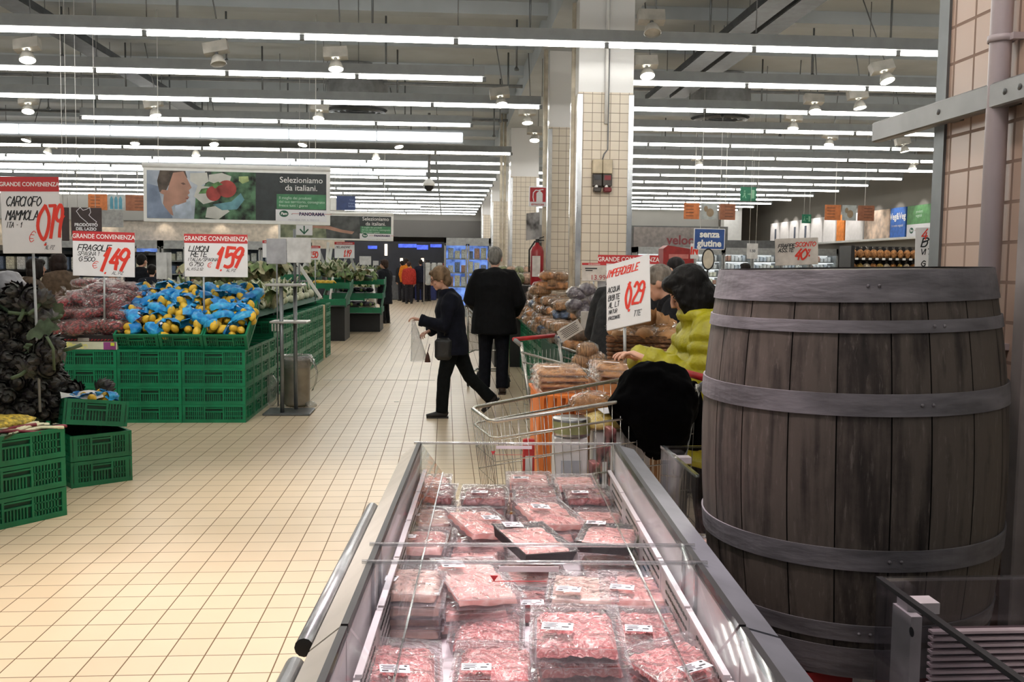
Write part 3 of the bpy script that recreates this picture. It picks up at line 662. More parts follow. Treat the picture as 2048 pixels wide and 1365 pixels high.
# ================= green crates =================
green = mat('green_crate_plastic', (10, 112, 74), .42, var=.10, vs=5)
green_d = mat('dark_green_crate_plastic', (8, 84, 56), .5, var=.10, vs=5)
def crate_mesh(w=.6, d=.4, h=.178, name='crate', fine=True):
    b = MB(); t = .012
    b.box((0, 0, .006), (w-.02, d-.02, .012))
    def wall(T, L):
        b.box((0, 0, h-.012), (L, .018, .024), 0, T); b.box((0, 0, .016), (L, .018, .032), 0, T)
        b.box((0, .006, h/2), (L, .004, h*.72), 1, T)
        for s in (-1, 1): b.box((s*(L/2-.0145), 0, h/2), (.028, .0172, h-.003), 0, T)
        hw = min(.075, L*.15)
        for s in (-1, 1): b.box((s*(hw+.012), -.001, h*.5), (.014, .018, h*.75), 0, T)
        b.box((0, -.001, h*.80), (2*hw+.01, .016, .010), 0, T); b.box((0, -.001, h*.60), (2*hw+.01, .016, .012), 0, T)
        n = int((L/2-hw-.05)/.019)
        for s in (-1, 1):
            for k in range(n): b.box((s*(hw+.030+k*.019), .0, h*.5), (.008, .010, h*.74), 0, T)
            for zz in (.36, .62): b.box((s*(hw+L/2-.01)/2, .0, h*zz), (L/2-hw-.03, .010, .008), 0, T)
        m = int(2*hw/.019)
        for k in range(m): b.box((-hw+.015+k*.019, 0, h*.39), (.008, .010, h*.42), 0, T)
    R = Matrix.Rotation
    wall(Matrix.Translation((0, -d/2+.009, 0)), w); wall(Matrix.Translation((0, d/2-.009, 0)) @ R(pi, 4, 'Z'), w)
    wall(Matrix.Translation((w/2-.009, 0, 0)) @ R(pi/2, 4, 'Z'), d-.038); wall(Matrix.Translation((-w/2+.009, 0, 0)) @ R(-pi/2, 4, 'Z'), d-.038)
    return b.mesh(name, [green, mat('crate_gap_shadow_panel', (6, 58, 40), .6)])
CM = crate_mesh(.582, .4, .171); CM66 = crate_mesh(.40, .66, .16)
def crate(loc, rz, label, me=None, rot=None, group='green stacking crates'):
    return tag(place('crate', me or CM, None, loc, rot or (0, 0, rz)), label, 'crate', group)
LAY = ['bottom', 'second from the floor', 'third from the floor', 'fourth from the floor', 'fifth from the floor']
cx = atz(492, 846); Y0 = cx.y; XR = cx.x; CH = .172
for j, nm in enumerate(('right-hand front stack under the lemons', 'left-hand front stack under the lemons', 'front stack under the strawberries', 'front stack behind the artichokes')):
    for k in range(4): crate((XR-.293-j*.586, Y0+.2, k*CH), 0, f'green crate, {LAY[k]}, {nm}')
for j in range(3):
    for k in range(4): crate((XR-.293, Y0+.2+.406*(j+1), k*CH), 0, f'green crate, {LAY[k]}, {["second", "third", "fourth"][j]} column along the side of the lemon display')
# long side wall of the vegetable island
for j in range(8):
    y = Y0+1.95+.612*j
    if j == 7: y += .35
    for k in range(5): crate((-2.10, y, k*CH), pi/2, f'green crate, {LAY[k]}, {ORD[j]} stack along the aisle side of the vegetable island')
r = tag(MB().box((-1.93, Y0+1.95+.612*6+.48, .425), (.05, .22, .85)).build('cardboard_post', mat('pale_cardboard', (190, 170, 140), .7)), 'pale cardboard panel standing at the far end of the vegetable island', 'cardboard')
isl = tag(MB().box((-2.95, Y0+4.3, .4), (1.3, 5.2, .78)).grid(lambda u, v: (-3.62+u*1.60, Y0+1.1+v*5.5, .78+.30*math.sin(pi*min(1, (1-u)*.85+.12))**.8), 12, 4).build('vegetable_table', mat('table_dark_green', (20, 70, 50), .7)), 'dark table carrying the vegetable heap behind the lemons', 'table')
tag(MB().box((-3.12, Y0+.95, .35), (1.6, 1.0, .68)).build('display_table', mat('table_dark_green')if False else MC['table_dark_green']), 'dark base table under the lemon and strawberry trays', 'table')
# ---- tilted lemon crates ----
tl = rad(29); LX = [XR-.2+.02-.405*j for j in range(3)]
for j in range(3):
    crate((LX[j], Y0+.33, .845), 0, 'tilted green crate of lemon bags, '+['right', 'middle', 'left'][j]+' of the three', CM66, (tl, 0, 0), 'tilted crates of lemons')
lem_m = mat('lemon_skin', (226, 184, 58), .42, var=.10, vs=12, bump=.15, bs=140)
net_m = mat('blue_printed_bag', (14, 122, 196), .28, var=.20, vs=16, c2=(60, 176, 228), bump=.35, bs=30, ramp=(.45, .62))
def lemon_fn(p): return 1+.16*max(0, abs(p.x)-.82)/.18
lemon_me = MB().ell((0, 0, 0), (.040, .030, .030), 12, 10, fn=lemon_fn).mesh('lemon', lem_m)
def lemon_bag(seed):
    R = random.Random(seed); r = empty('lemon_bag', 'x', 'bag of lemons', group='bags of lemons heaped in the tilted crates')
    pos = [(-.052, -.03, .03), (.05, -.035, .03), (.0, .045, .032), (.02, -.01, .075), (-.07, .04, .045)]
    for p in pos[:4+seed % 2]: place('lemon', lemon_me, r, (p[0]+R.uniform(-.01, .01), p[1]+R.uniform(-.01, .01), p[2]), (R.uniform(0, 3), R.uniform(0, 3), R.uniform(0, 3)))
    def fn(u, v):
        a = (u-.5)*3.6+seed; q = .35+v*1.0; rx = .118*math.sin(q*1.5)+.012*nz(u*9+seed, v*7); z = .095*math.cos(q*1.05)+.012*nz(u*8, v*9, seed)
        return (rx*math.cos(a), rx*math.sin(a)*.85, max(.004, z+.018))
    MB().grid(fn, 14, 9).build('printed_wrap', net_m, r)
    def tie(u, v):
        a = u*2*pi; q = .01+.022*v*v; return (q*math.cos(a)+.03*math.cos(seed), q*math.sin(a)*(.5)+.03*math.sin(seed), .085+.035*v+.006*nz(u*6, v*4, seed))
    MB().grid(tie, 10, 4).build('tied_end', net_m, r)
    MB().box((.05*math.cos(seed+.6), .05*math.sin(seed+.6), .098), (.035, .022, .001)).build('price_sticker', lab_m, r)
    return Kind(r)
LB_ = [lemon_bag(s) for s in (1, 2, 3, 4)]
n = 0
for row in range(7):
    v = row/6
    for i in range(6):
        u = (i+.5+.3*(row % 2)-.15)/6.3; x = LX[2]-.17+u*(LX[0]-LX[2]+.44)
        y = Y0+.105+v*.62; z = .725+(y-Y0-.02)*math.tan(tl)+.04+.05*math.sin(pi*min(1, v*1.05+.08))*math.sin(pi*min(1, max(0, u*.9+.05)))**.5
        LB_[(i*3+row) % 4].put((x+random.uniform(-.02, .02), y+random.uniform(-.015, .015), z), (tl*.8+random.uniform(-.35, .35), random.uniform(-.45, .45), random.uniform(0, 6.3)),
            f'blue bag of lemons in the {["bottom", "second", "third", "fourth", "fifth", "sixth", "seventh", "top"][row]} row of the heap, {ORD[i]} from left', random.uniform(1.12, 1.32)); n += 1
# ---- strawberries ----
straw_m = mat('strawberries', (64, 12, 20), .35, var=.35, vs=38, bump=1.0, bs=45, c2=(176, 44, 50), ramp=(.40, .62))
sf = film('strawberry_wrap', (255, 246, 246), .10, 1.1, .12, 1.6, 30, .03)
def punnet(seed, upright=False):
    r = empty('strawberry_pack', 'x', 'pack of strawberries', group='bagged packs of strawberries in a heap')
    b = MB().ell((0, 0, .045), (.115, .085, .05), 18, 12, fn=lambda p: (1+.10*nz(p.x*6+seed, p.y*6, p.z*6))*(1 if abs(p.z) < .8 else .93)).build('strawberries', straw_m, r)
    MB().ell((0, 0, .048), (.135, .10, .064), 14, 10, fn=lambda p: 1+.16*nz(p.x*3+seed, p.y*3, p.z*4)).build('clear_bag', sf, r)
    MB().grid(lambda u, v: (.10+.07*v, (u-.5)*(.05+.12*v), .05+.05*v+.02*nz(u*7, v*3, seed)), 7, 3).build('bag_end', sf, r)
    return Kind(r)
PK = [punnet(s) for s in (11, 12, 13)]
SX0, SX1 = XR-1.95, XR-1.12
for row in range(8):
    for i in range(8):
        u = (i+.5+.25*(row % 2))/8; v = row/7; x = SX0+u*(SX1-SX0)+.05+.10*v*1.2; y = Y0+.08+v*1.0
        z = .80+.30*math.sin(min(1, v*1.15)*pi/2)+.13*max(0, math.sin(pi*u))*math.sin(pi*min(1, v*.9+.1))
        if row == 0 and i > 6: continue
        PK[(i+row*2) % 3].put((x+random.uniform(-.03, .03), y+random.uniform(-.03, .03), z+random.uniform(-.01, .02)), (rad(24)+random.uniform(-.5, .5), random.uniform(-.5, .5), random.uniform(0, 6.3)),
            f'bagged strawberry pack in the {["bottom", "second", "third", "fourth", "fifth", "sixth", "seventh", "top"][row]} row of the red heap, {ORD[i]} from left', random.uniform(.95, 1.2))
for i in range(5):
    p = aty(162+i*16, 562, Y0+1.6); PK[i % 3].put((p.x, p.y, p.z-.06), (.2, 0, i), f'stacked strawberry pack under the strawberry sign, {ORD[i]} from left', .8)
p = aty(232, 690, Y0-.01)
ct = empty('strawberry_carton', 'black printed carton of strawberries on a pale printed carton front', 'carton', (XR-.293-1.172, Y0, .69))
MB().box((0, .2, .03), (.60, .4, .075)).build('carton_front', mat('pale_printed_carton', (196, 200, 176), .6, var=.04), ct)
text(ct, 'Pinete', .075, -.06, .03, -.003, mat('carton_yellow', (214, 214, 130), .6), bold=.004)
MB().box((.235, -.004, .03), (.11, .004, .07)).build('printed_patch', mat('carton_purple', (130, 60, 120), .6), ct)
MB().box((.262, -.007, .045), (.035, .004, .03)).build('printed_patch', mat('carton_lime', (190, 200, 60), .6), ct)
MB().box((0, .2, .075), (.59, .39, .01)).box((0, .01, .10), (.58, .012, .055)).box((-.29, .2, .11), (.012, .39, .085)).box((.29, .2, .11), (.012, .39, .085)).build('black_tray', mat('black_carton', (28, 22, 24), .5), ct)
b = MB()
for k in range(18): b.add([(-.27+k*.03, -.0, .078), (-.255+k*.03, -.0, .078), (-.24+k*.03, -.0, .092), (-.255+k*.03, -.0, .092)], [(0, 1, 2, 3)])
b.build('red_stripe', mat('carton_red', (150, 40, 46), .6), ct)
MB().box((0, -.002, .088), (.10, .004, .03)).build('carton_badge', mat('carton_badge', (150, 148, 140), .5), ct)
c2 = tag(MB().box((XR-.62-1.28, Y0+.1, .84), (.02, .3, .14)).box((XR-.62-1.22, Y0-.01, .82), (.13, .01, .10)).build('carton_flap', mat('lime_carton', (190, 196, 60), .6)), 'lime yellow carton flap left of the strawberry heap', 'carton')
# ---- artichoke heap ----
art_m = mat('artichoke_bracts', (44, 36, 46), .5, var=.3, vs=9, c2=(66, 72, 56), ramp=(.35, .72))
leaf_m = mat('grey_green_leaf', (74, 92, 72), .6, var=.2, vs=14); stem_m = mat('artichoke_stem', (82, 98, 70), .6, var=.15)
def artichoke(seed, leafy):
    R = random.Random(seed); r = empty('artichoke', 'x', 'artichoke', group='artichokes in the dark heap')
    b = MB(); b.ell((0, 0, 0), (.044, .044, .046), 10, 8)
    for ring, (ph, n) in enumerate(((2.4, 8), (1.9, 10), (1.4, 10), (.95, 8), (.5, 6))):
        for k in range(n):
            a = 2*pi*(k+.5*(ring % 2))/n; T = Matrix.Rotation(a, 4, 'Z') @ Matrix.Rotation(ph, 4, 'Y')
            b.add([(-.022, -.014, .040), (.0, -.025, .046), (.018, -.016, .056), (.036, 0, .070), (.018, .016, .056), (0, .025, .046), (-.022, .014, .040), (.004, 0, .060)], [(7, 0, 1), (7, 1, 2), (7, 2, 3), (7, 3, 4), (7, 4, 5), (7, 5, 6), (7, 6, 0)], k % 3 == 0, Matrix.Rotation(a, 4, 'Z') @ Matrix.Rotation(ph, 4, 'Y') @ Matrix.Rotation(pi, 4, 'Z'))
    b.build('bracts', [art_m, mat('artichoke_bract_pale', (74, 70, 66), .5, var=.25)], r)
    MB().tube([(0, 0, -.04), (.004, 0, -.09), (.02, .01, -.15)], .011, 7).build('stem', stem_m, r)
    if leafy:
        for q in range(2):
            a0 = R.uniform(0, 6)
            def lf(u, v):
                w = .05*math.sin(pi*min(1, v*.9+.1))*(1+.3*math.sin(v*22)); c = (u-.5)*2*w; l = .06+.24*v
                return (l*math.cos(a0)-c*math.sin(a0), l*math.sin(a0)+c*math.cos(a0), -.09+.10*math.sin(v*2.6)+.02*abs(u-.5))
            MB().grid(lf, 4, 12).build('leaf', leaf_m, r)
    return Kind(r)
AK = [artichoke(21, False), artichoke(22, False), artichoke(23, True)]
sd = V((-.61, -.79, 0)); sn = V((-.79, .61, 0))
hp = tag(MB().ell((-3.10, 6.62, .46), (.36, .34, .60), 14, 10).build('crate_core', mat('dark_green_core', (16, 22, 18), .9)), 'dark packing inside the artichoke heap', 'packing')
n = 0
for lv in range(11):
    z = .50+lv*.062; R_ = .50-.022*lv if lv > 3 else .46
    for k in range(15):
        a = rad(-150+k*14+7*(lv % 2)); x = -3.10+R_*math.cos(a)*1.0; y = 6.62+R_*.85*math.sin(a)
        if y > 6.9: continue
        kk = AK[2] if random.random() < .14 else AK[n % 2]; n += 1
        kk.put((x+random.uniform(-.02, .02), y+random.uniform(-.02, .02), z+random.uniform(-.015, .015)), (random.uniform(1.1, 2.0), random.uniform(-.5, .5), a+pi/2+random.uniform(-.5, .5)),
            f'dark artichoke in the heap, {ORD[lv]} layer up, {ORD[k]} round from the photo edge', random.uniform(.95, 1.2))
for i, (px, py) in enumerate(((30, 585), (60, 590), (85, 600), (48, 610), (20, 605), (70, 625), (95, 640), (10, 640))):
    p = aty(px, py, 6.5); AK[2 if i % 2 else 0].put(p, (random.uniform(.5, 2), random.uniform(-.6, .6), random.uniform(0, 6)), f'artichoke on the crown of the dark heap, {ORD[i]} of the loose ones', 1.1)
sprig = empty('artichoke_leaf', 'grey-green artichoke leaf drooping beside the sign pole', 'leaf', aty(88, 668, 6.0))
MB().grid(lambda u, v: (-.14+.30*v, .02*math.sin(v*5), .0+.09*math.sin(v*2.4)-.03+(u-.5)*.14*math.sin(pi*min(1, v+.08))*(1+.25*math.sin(v*24))), 5, 16).build('blade', leaf_m, sprig)
MB().tube([(.02, 0, -.02), (.07, 0, -.12), (.07, .01, -.30)], .012, 7).build('stalk', stem_m, sprig)
sprig.scale = (.75, .75, .75)
for i, (px, py) in enumerate(((85, 700), (105, 690), (75, 720), (100, 715), (92, 740), (60, 735), (112, 705))):
    p = aty(px, py, 6.15); AK[i % 2].put(p, (random.uniform(1, 2), random.uniform(-.6, .6), random.uniform(0, 6)), f'artichoke hanging low by the drooping stalk, {ORD[i]} of the cluster', 1.1)
# ---- near crate stacks ----
c0 = atz(137, 1030); ang = math.atan2(-.79, -.61)
cc = c0+sd*.30+sn*.2; rzL = math.atan2(-sd.y, -sd.x)
for k in range(3): crate((cc.x, cc.y, k*.176), rzL, f'dark green crate, {LAY[k]}, front stack in the bottom left', None)
b0, b1 = atz(148, 978), atz(262, 962); d2 = (b1-b0).normalized(); n2 = V((-d2.y, d2.x, 0)); rz2 = math.atan2(d2.y, d2.x)
c2c = (b0+b1)/2+n2*.30
for k in range(2): crate((c2c.x, c2c.y, k*.176), rz2+pi/2, f'dark green crate, {LAY[k]}, small stack between the artichokes and the aisle')
crate((c2c.x+.02, c2c.y-.03, .375), 0, 'tilted green crate of leftover lemons on the small stack by the artichokes', None, (rad(7), rad(7), rz2+pi/2-.16))
for i, (dx, dy) in enumerate(((.05, -.20), (-.08, -.12), (.06, -.05), (-.02, -.22))):
    q = c2c+d2*dx+n2*dy; LB_[i].put((q.x, q.y, .505), (random.uniform(-.3, .3), random.uniform(-.3, .3), i*1.3), 'bag of lemons in the tilted crate on the small stack, '+['nearest the aisle', 'left, under the white paper', 'behind the paper', 'at the front edge'][i], .95)
for i in range(2):
    q = c2c+d2*(-.05+.2*i)+n2*.10; AK[2].put((q.x, q.y, .60), (1.2, .3*i, i*2), 'artichoke with leaves at the back of the tilted crate, '+['left one', 'right one'][i], 1.1)
q = c2c-d2*.08-n2*.16
tag(MB().grid(lambda u, v: ((u-.5)*.26, (v-.5)*.14, .012*math.sin(u*7+v*3)), 10, 5).build('paper_sheet', white, None, (q.x, q.y, .60), (.2, .05, rz2-.2)), 'crumpled white paper lying over lemons in the small tilted crate', 'paper')
# produce in the front-left crate
yel = mat('yellow_net_onions', (196, 170, 60), .5, var=.3, vs=40, bump=.8, bs=50)
stalk_m = mat('pale_chard_stalk', (226, 222, 190), .5, var=.1); redst = mat('red_radicchio', (120, 30, 46), .5, var=.2)
o = empty('flower_bundle', 'net of small yellow florets in the bottom left crate', 'vegetable bundle', cc+V((-.02, .08, .55)), (0, 0, rzL), 'produce in the bottom left crate')
MB().ell((0, 0, 0), (.2, .12, .05), 18, 10, fn=lambda p: 1+.16*nz(p.x*7, p.y*7, p.z*5)).build('florets', yel, o)
for i in range(12):
    t = empty('chard_bunch' , f'white-stalked leafy bunch in the bottom left crate, {ORD[i]} from the rim', 'vegetable', cc+sd*random.uniform(-.24, .1)-sn*random.uniform(.02, .15)+V((0, 0, .515+.008*(i % 3))), (random.uniform(-.1, .1), random.uniform(-.15, .15), rzL+random.uniform(-.5, .5)), 'produce in the bottom left crate')
    for k in range(3): MB().tube([(-.13, .012*k-.02, 0), (0, .012*k-.015, .012), (.12, .014*k-.02, .004)], [.006, .008, .009], 6).build('stalk', stalk_m if i % 4 else redst, t)
    MB().grid(lambda u, v: (-.12-.10*v, (u-.5)*.11*math.sin(pi*min(1, v+.15)), .012*math.sin(u*9+v*4)), 5, 6).build('leaf', leaf_m, t)
# ================= vegetable heap on the island =================
fen = mat('fennel_white', (206, 208, 184), .45, var=.12, vs=12, c2=(150, 160, 110), ramp=(.45, .75)); lgreen = mat('leaf_green', (92, 112, 62), .55, var=.25, vs=16)
purp = mat('aubergine_skin', (30, 24, 38), .25, var=.15); cabb = mat('leafy_brown_green', (120, 118, 88), .55, var=.2, vs=20, c2=(170, 166, 130))
def veg(name, cat, seed, kind):
    r = empty(name, 'x', cat, group='vegetables heaped on the island')
    R = random.Random(seed)
    if kind == 'fennel':
        MB().ell((0, 0, .04), (.055, .045, .05), 12, 8, fn=lambda p: 1+.08*math.sin(6*math.atan2(p.y, p.x))).build('bulb', fen, r)
        for k in range(3): MB().tube([(.02*k-.02, 0, .07), (.05*k-.05, .02, .14), (.09*k-.09, .03, .19)], [.014, .011, .006], 6).build('stalk', lgreen if k == 1 else fen, r)
    elif kind == 'leafy':
        for k in range(5):
            a = k*1.26+R.uniform(0, .5)
            MB().grid(lambda u, v: ((.03+.12*v)*math.cos(a)-(u-.5)*.10*math.sin(a), (.03+.12*v)*math.sin(a)+(u-.5)*.10*math.cos(a), .03+.08*math.sin(v*2.7)+.02*math.sin(u*9+k)), 4, 5).build('leaf', cabb if k % 2 else lgreen, r)
        MB().ell((0, 0, .05), (.05, .05, .05), 10, 7).build('heart', cabb, r)
    elif kind == 'aub': MB().ell((0, 0, .04), (.10, .04, .04), 12, 8).build('fruit', purp, r); MB().ell((.1, 0, .04), (.02, .025, .025), 8, 6).build('cap', lgreen, r)
    elif kind == 'courg': MB().tube([(-.1, 0, .03), (0, .01, .035), (.1, 0, .03)], [.015, .022, .02], 8).build('fruit', mat('courgette_skin', (36, 62, 36), .35, var=.2), r); MB().ell((.105, 0, .03), (.012, .014, .014), 7, 5).build('tip', lgreen, r)
    return Kind(r)
VK = {k: [veg(nm, ct_, s, k) for s in (1, 2)] for k, nm, ct_ in (('fennel', 'fennel_bulb', 'fennel'), ('leafy', 'leafy_head', 'leafy vegetable'), ('aub', 'aubergine', 'aubergine'), ('courg', 'courgette', 'courgette'))}
for row in range(13):
    for i in range(9):
        u = (i+.5)/9; y = Y0+1.25+row*.41+random.uniform(-.08, .08); x = -3.6+u*1.56
        z = .80+.30*math.sin(pi*min(1, (1-u)*.85+.12))**.8
        k = 'fennel' if (row > 4 and i > 5) or (row+i) % 5 == 0 else 'leafy'
        VK[k][i % 2].put((x, y, z), (random.uniform(-.5, .5), random.uniform(-.5, .5), random.uniform(0, 6)),
            ('white fennel bulb' if k == 'fennel' else 'leafy grey-green head')+f', island heap behind the lemons, {ORD[row]} row back, {ORD[8-i]} from the aisle', random.uniform(1.0, 1.5))
for i in range(9):
    p = aty(398+i*19, 562+6*(i % 2)-(i > 4)*4, Y0+1.35); VK['leafy'][i % 2].put(p, (0, 0, i), f'leafy brown-green head just behind the lemon heap, {ORD[i]} from left', 1.5)
# ================= scale stand, bins =================
sp_ = atz(585, 830); st = empty('serving_stand', 'grey two-pole stand with a tray top at the aisle corner of the lemons', 'stand', (sp_.x, sp_.y, 0))
pm = mat('stand_pole_grey', (120, 124, 126), .4, .6, var=.04); k_ = sp_.y/FPX
for dx, dy in ((-.10, 0), (-.0, .22)): MB().tube([(dx, dy, .02), (dx, dy, 1.27)], .02, 12).build('pole', pm, st)
MB().rbox((-.07, .1, 1.285), (.36, .30, .025), .006).build('tray_top', mat('tray_light_grey', (176, 176, 172), .3, .5), st)
MB().rbox((-.03, .1, .92), (.36, .30, .02), .005).build('shelf', mat('tray_light_grey'), st) if False else MB().rbox((-.03, .1, .92), (.36, .30, .02), .005).build('shelf', MC['tray_light_grey'], st)
MB().rbox((-.05, .12, .012), (.46, .40, .024), .006).build('base', darksteel, st)
for k in range(3): MB().box((-.18+.03*k, -.055, .87), (.012, .004, .07)).build('hook', MC['tray_light_grey'], st)
MB().tube([(.0, .22, 1.27), (.0, .22, 1.84)], .015, 8).build('mast', pm, st)
bag_f = film('bin_bag', (236, 236, 234), .10, 1.1, .12, .8, 12, .10)
def bin_(x, y, s, label):
    r = empty('waste_bin', label, 'bin', (x, y, 0)); r.scale = (s, s, s)
    MB().lathe([(0, .012), (.12, .012), (.13, .02), (.145, .48), (.15, .5), (.14, .5), (.135, .03)], 24).build('bucket', mat('bin_brushed_metal', (150, 144, 134), .35, .6, var=.06), r)
    MB().lathe([(.14, .40), (.165, .44), (.17, .50), (.155, .54), (.13, .52), (.11, .4), (.10, .2)], 20).build('bin_liner', bag_f, r)
    MB().grid(lambda u, v: (.15+.06*math.sin(v*3)+.015*nz(u*6, v*6), (u-.5)*.2*(1-.4*v), .52-.36*v+.02*nz(u*5+3, v*5)), 8, 10).build('liner_tail', bag_f, r)
b_ = atz(594, 812); bin_(b_.x, b_.y, 1.0, 'metal waste bin with clear liner beside the grey stand')
b_ = atz(733, 655); bin_(b_.x, b_.y, 1.1, 'metal waste bin with clear liner near the distant shopper')
tag(MB().ell((0, 0, .03), (.06, .05, .035), 10, 7, fn=lambda p: 1+.3*nz(p.x*3, p.y*3, p.z*3)).build('crumpled_bag', bag_f, None, atz(622, 815)), 'crumpled clear plastic on the floor by the metal bin', 'plastic bag')
tag(MB().ell((0, 0, .16), (.07, .07, .17), 10, 8, fn=lambda p: 1+.25*nz(p.x*3, p.y*3, p.z*3)).build('crumpled_bag', bag_f, None, atz(543, 812)), 'clear bag hanging low left of the grey stand', 'plastic bag')
tape = mat('worn_white_tape', (196, 190, 176), .6)
a, b = atz(645, 762.5), atz(870, 759)
tag(MB().box(((a.x+b.x)/2, (a.y+b.y)/2, .0012), (b.x-a.x, .035, .0016)).build('floor_tape', tape), 'worn pale tape line across the aisle floor', 'tape')
a = atz(724, 703.5); tag(MB().box((a.x, a.y, .001), (.26, .16, .0016)).build('floor_sticker', tape), 'small pale sticker on the aisle floor', 'sticker')
a = atz(793, 804); tag(MB().box((a.x, a.y, .002), (.05, .05, .003)).build('floor_scrap', tape), 'scrap of pale paper on the aisle floor', 'scrap')
# ================= price signs =================
sgn = mat('sign_white', (226, 226, 230), .45, var=.01); sred = mat('sign_red', (186, 48, 52), .5, var=.02); mk_red = mat('marker_red', (220, 56, 40), .5, var=.02); mk_blk = mat('marker_black', (26, 28, 34), .5)
mk_gr = mat('marker_grey', (110, 112, 118), .5)
def sign(name, label, tlp, brp, Y, rz=0, head='GRANDE CONVENIENZA', hsize=.062, lines=(), price=None, pole=None, board=None, hw=.165, tilt=0, hcol=None, pole_x=0, cat='price sign', lcw=1.0):
    """board from its upper left and lower right corners at depth Y; local x right, z up, front toward -y"""
    a, b = aty(*tlp, Y), aty(*brp, Y); w = (b.x-a.x)/math.cos(rz); h = a.z-b.z
    r = empty(name, label, cat, ((a.x+b.x)/2, Y, (a.z+b.z)/2), (0, tilt, rz))
    bd = MB().rbox((0, 0, 0), (w, .008, h), .003).build('board', board or sgn, r)
    if head:
        MB().box((0, -.0048, h/2-hw*h/2), (w, .0016, hw*h)).build('header', hcol or sred, r)
        text(r, head, hsize*w/.6, 0, h/2-hw*h/2-.002, -.0062, white, bold=.012*hsize, sx=.86)
    for (t, x, z, sz, wd, m, sh) in lines:
        mb = MB(); strokes(mb, t, -w/2+x*w, -h/2+z*h, sz*h, wd, sh, -.0058, cw=lcw); mb.build('hand_lettering', m, r)
    if price:
        mb = MB()
        for (t, x, z, sz, wd, sh, cw) in price: strokes(mb, t, -w/2+x*w, -h/2+z*h, sz*h, wd, sh, -.0066, cw=cw, adv=.84)
        mb.build('price', mk_red, r)
    if pole is not None: MB().tube([(pole_x, .01, -h/2+.05), (pole_x, .01, pole-(a.z+b.z)/2)], .009, 8).build('pole', mat('sign_pole', (168, 170, 172), .4, .5), r)
    return r, w, h
sign('price_sign', 'tall artichoke price sign on a pole at the left edge', (1, 353), (122, 508), 6.3, rz=rad(2), hsize=.062, tilt=rad(-.8), hw=.19, lcw=.60,
     lines=[('CARCIOFO', .09, .62, .12, .007, mk_blk, .25), ('MAMMOLA', .08, .44, .12, .007, mk_blk, .25), ('ITA - 1', .09, .34, .07, .004, mk_blk, .25), ('e', .45, .15, .14, .004, mk_red, .3), ('AL PZ', .72, .055, .05, .003, mk_gr, .3), ('---', .72, .13, .02, .003, mk_blk, .2)],
     price=[('0', .61, .17, .46, .020, .08, .42), ('79', .79, .21, .42, .020, .06, .30), (',', .72, .11, .10, .012, .3, .5)], pole=.52, pole_x=.0)
sign('price_sign', 'strawberry price sign with a red heading, hanging over the strawberries', (144, 463), (271, 554), 9.0, rz=rad(-1), tilt=rad(1.2), hw=.22,
     lines=[('FRAGOLE', .08, .57, .13, .008, mk_blk, .3), ('SPAGNA 1', .08, .46, .085, .004, mk_blk, .3), ('G 500', .10, .33, .10, .006, mk_blk, .2), ('e', .31, .18, .16, .005, mk_red, .3), ('AL PZ', .63, .05, .07, .004, mk_gr, .3)],
     price=[('1', .43, .13, .50, .030, .35, .7), ('49', .58, .16, .46, .030, .20, .60), (',', .52, .07, .12, .014, .3, .5)], pole=.9, pole_x=0)
sign('price_sign', 'lemon price sign with a red heading, standing over the blue lemon bags', (368, 468), (496, 555), 9.15, rz=rad(0), tilt=rad(.2), hw=.21,
     lines=[('LIMONI', .07, .60, .12, .007, mk_blk, .3), ('RETE', .10, .47, .12, .007, mk_blk, .3), ('ITALIA/SPAGNA 1', .06, .37, .07, .004, mk_blk, .3), ('G 750', .08, .25, .09, .005, mk_blk, .2), ('AL KG 2,12', .03, .15, .06, .003, mk_blk, .3), ('e', .36, .22, .12, .005, mk_red, .3), ('AL PZ', .66, .13, .06, .004, mk_gr, .3)],
     price=[('1', .48, .21, .48, .030, .30, .7), ('59', .63, .25, .44, .030, .20, .60), (',', .57, .15, .12, .014, .3, .5)], pole=.95, pole_x=-.12)
# big hanging banners
dkp = mat('banner_dark', (44, 50, 52), .5, var=.1); skin_p = mat('printed_skin', (168, 128, 112), .6, var=.12, vs=3); shirt_p = mat('printed_pale_blue', (150, 160, 176), .6, var=.18, vs=4, c2=(190, 198, 208)); hair_p = mat('printed_hair', (84, 74, 66), .6, var=.2)
ban_g = mat('banner_green', (66, 126, 88), .5); pr_leaf = mat('printed_leaf', (66, 96, 72), .6, var=.5, vs=7); pr_red = mat('printed_red', (164, 62, 56), .5, var=.22, vs=4); pr_white = mat('printed_white', (196, 196, 190), .6, var=.06, vs=4); pr_blue = mat('printed_blue_cloth', (96, 140, 150), .6, var=.2, vs=5)
navy_p = mat('logo_navy', (50, 44, 84), .5); logo_g = mat('logo_green', (16, 84, 62), .5)
def disc(mb, x, z, rx, rz_, y, n=28, mi=0, rot=0): mb.prism([(x+rx*math.cos(2*pi*i/n)*math.cos(rot)-rz_*math.sin(2*pi*i/n)*math.sin(rot), z+rx*math.cos(2*pi*i/n)*math.sin(rot)+rz_*math.sin(2*pi*i/n)*math.cos(rot)) for i in range(n)], y, y+.001, mi)
def logo(r, x, z, s, y, full=True):
    mb = MB(); disc(mb, x, z, .075*s, .055*s, y); mb.build('logo_oval', logo_g, r)
    text(r, 'Pam', .062*s, x, z, y-.002, white, bold=.002*s, shear=.2)
    text(r, '-', .08*s, x+.13*s, z, y-.002, mk_blk)
    text(r, 'PANORAMA', .074*s, x+.46*s, z-.002, y-.002, navy_p, bold=.0035*s, sp=1.05)
    MB().box((x+.46*s, y-.001, z+.004*s), (.66*s, .001, .006*s)).build('logo_line', mat('logo_red', (190, 60, 60), .5), r)
    if full: text(r, 'PASSIONE PER IL FRESCO', .034*s, x+.33*s, z-.1*s, y-.002, mat('logo_grey', (150, 152, 158), .5), sp=1.35)
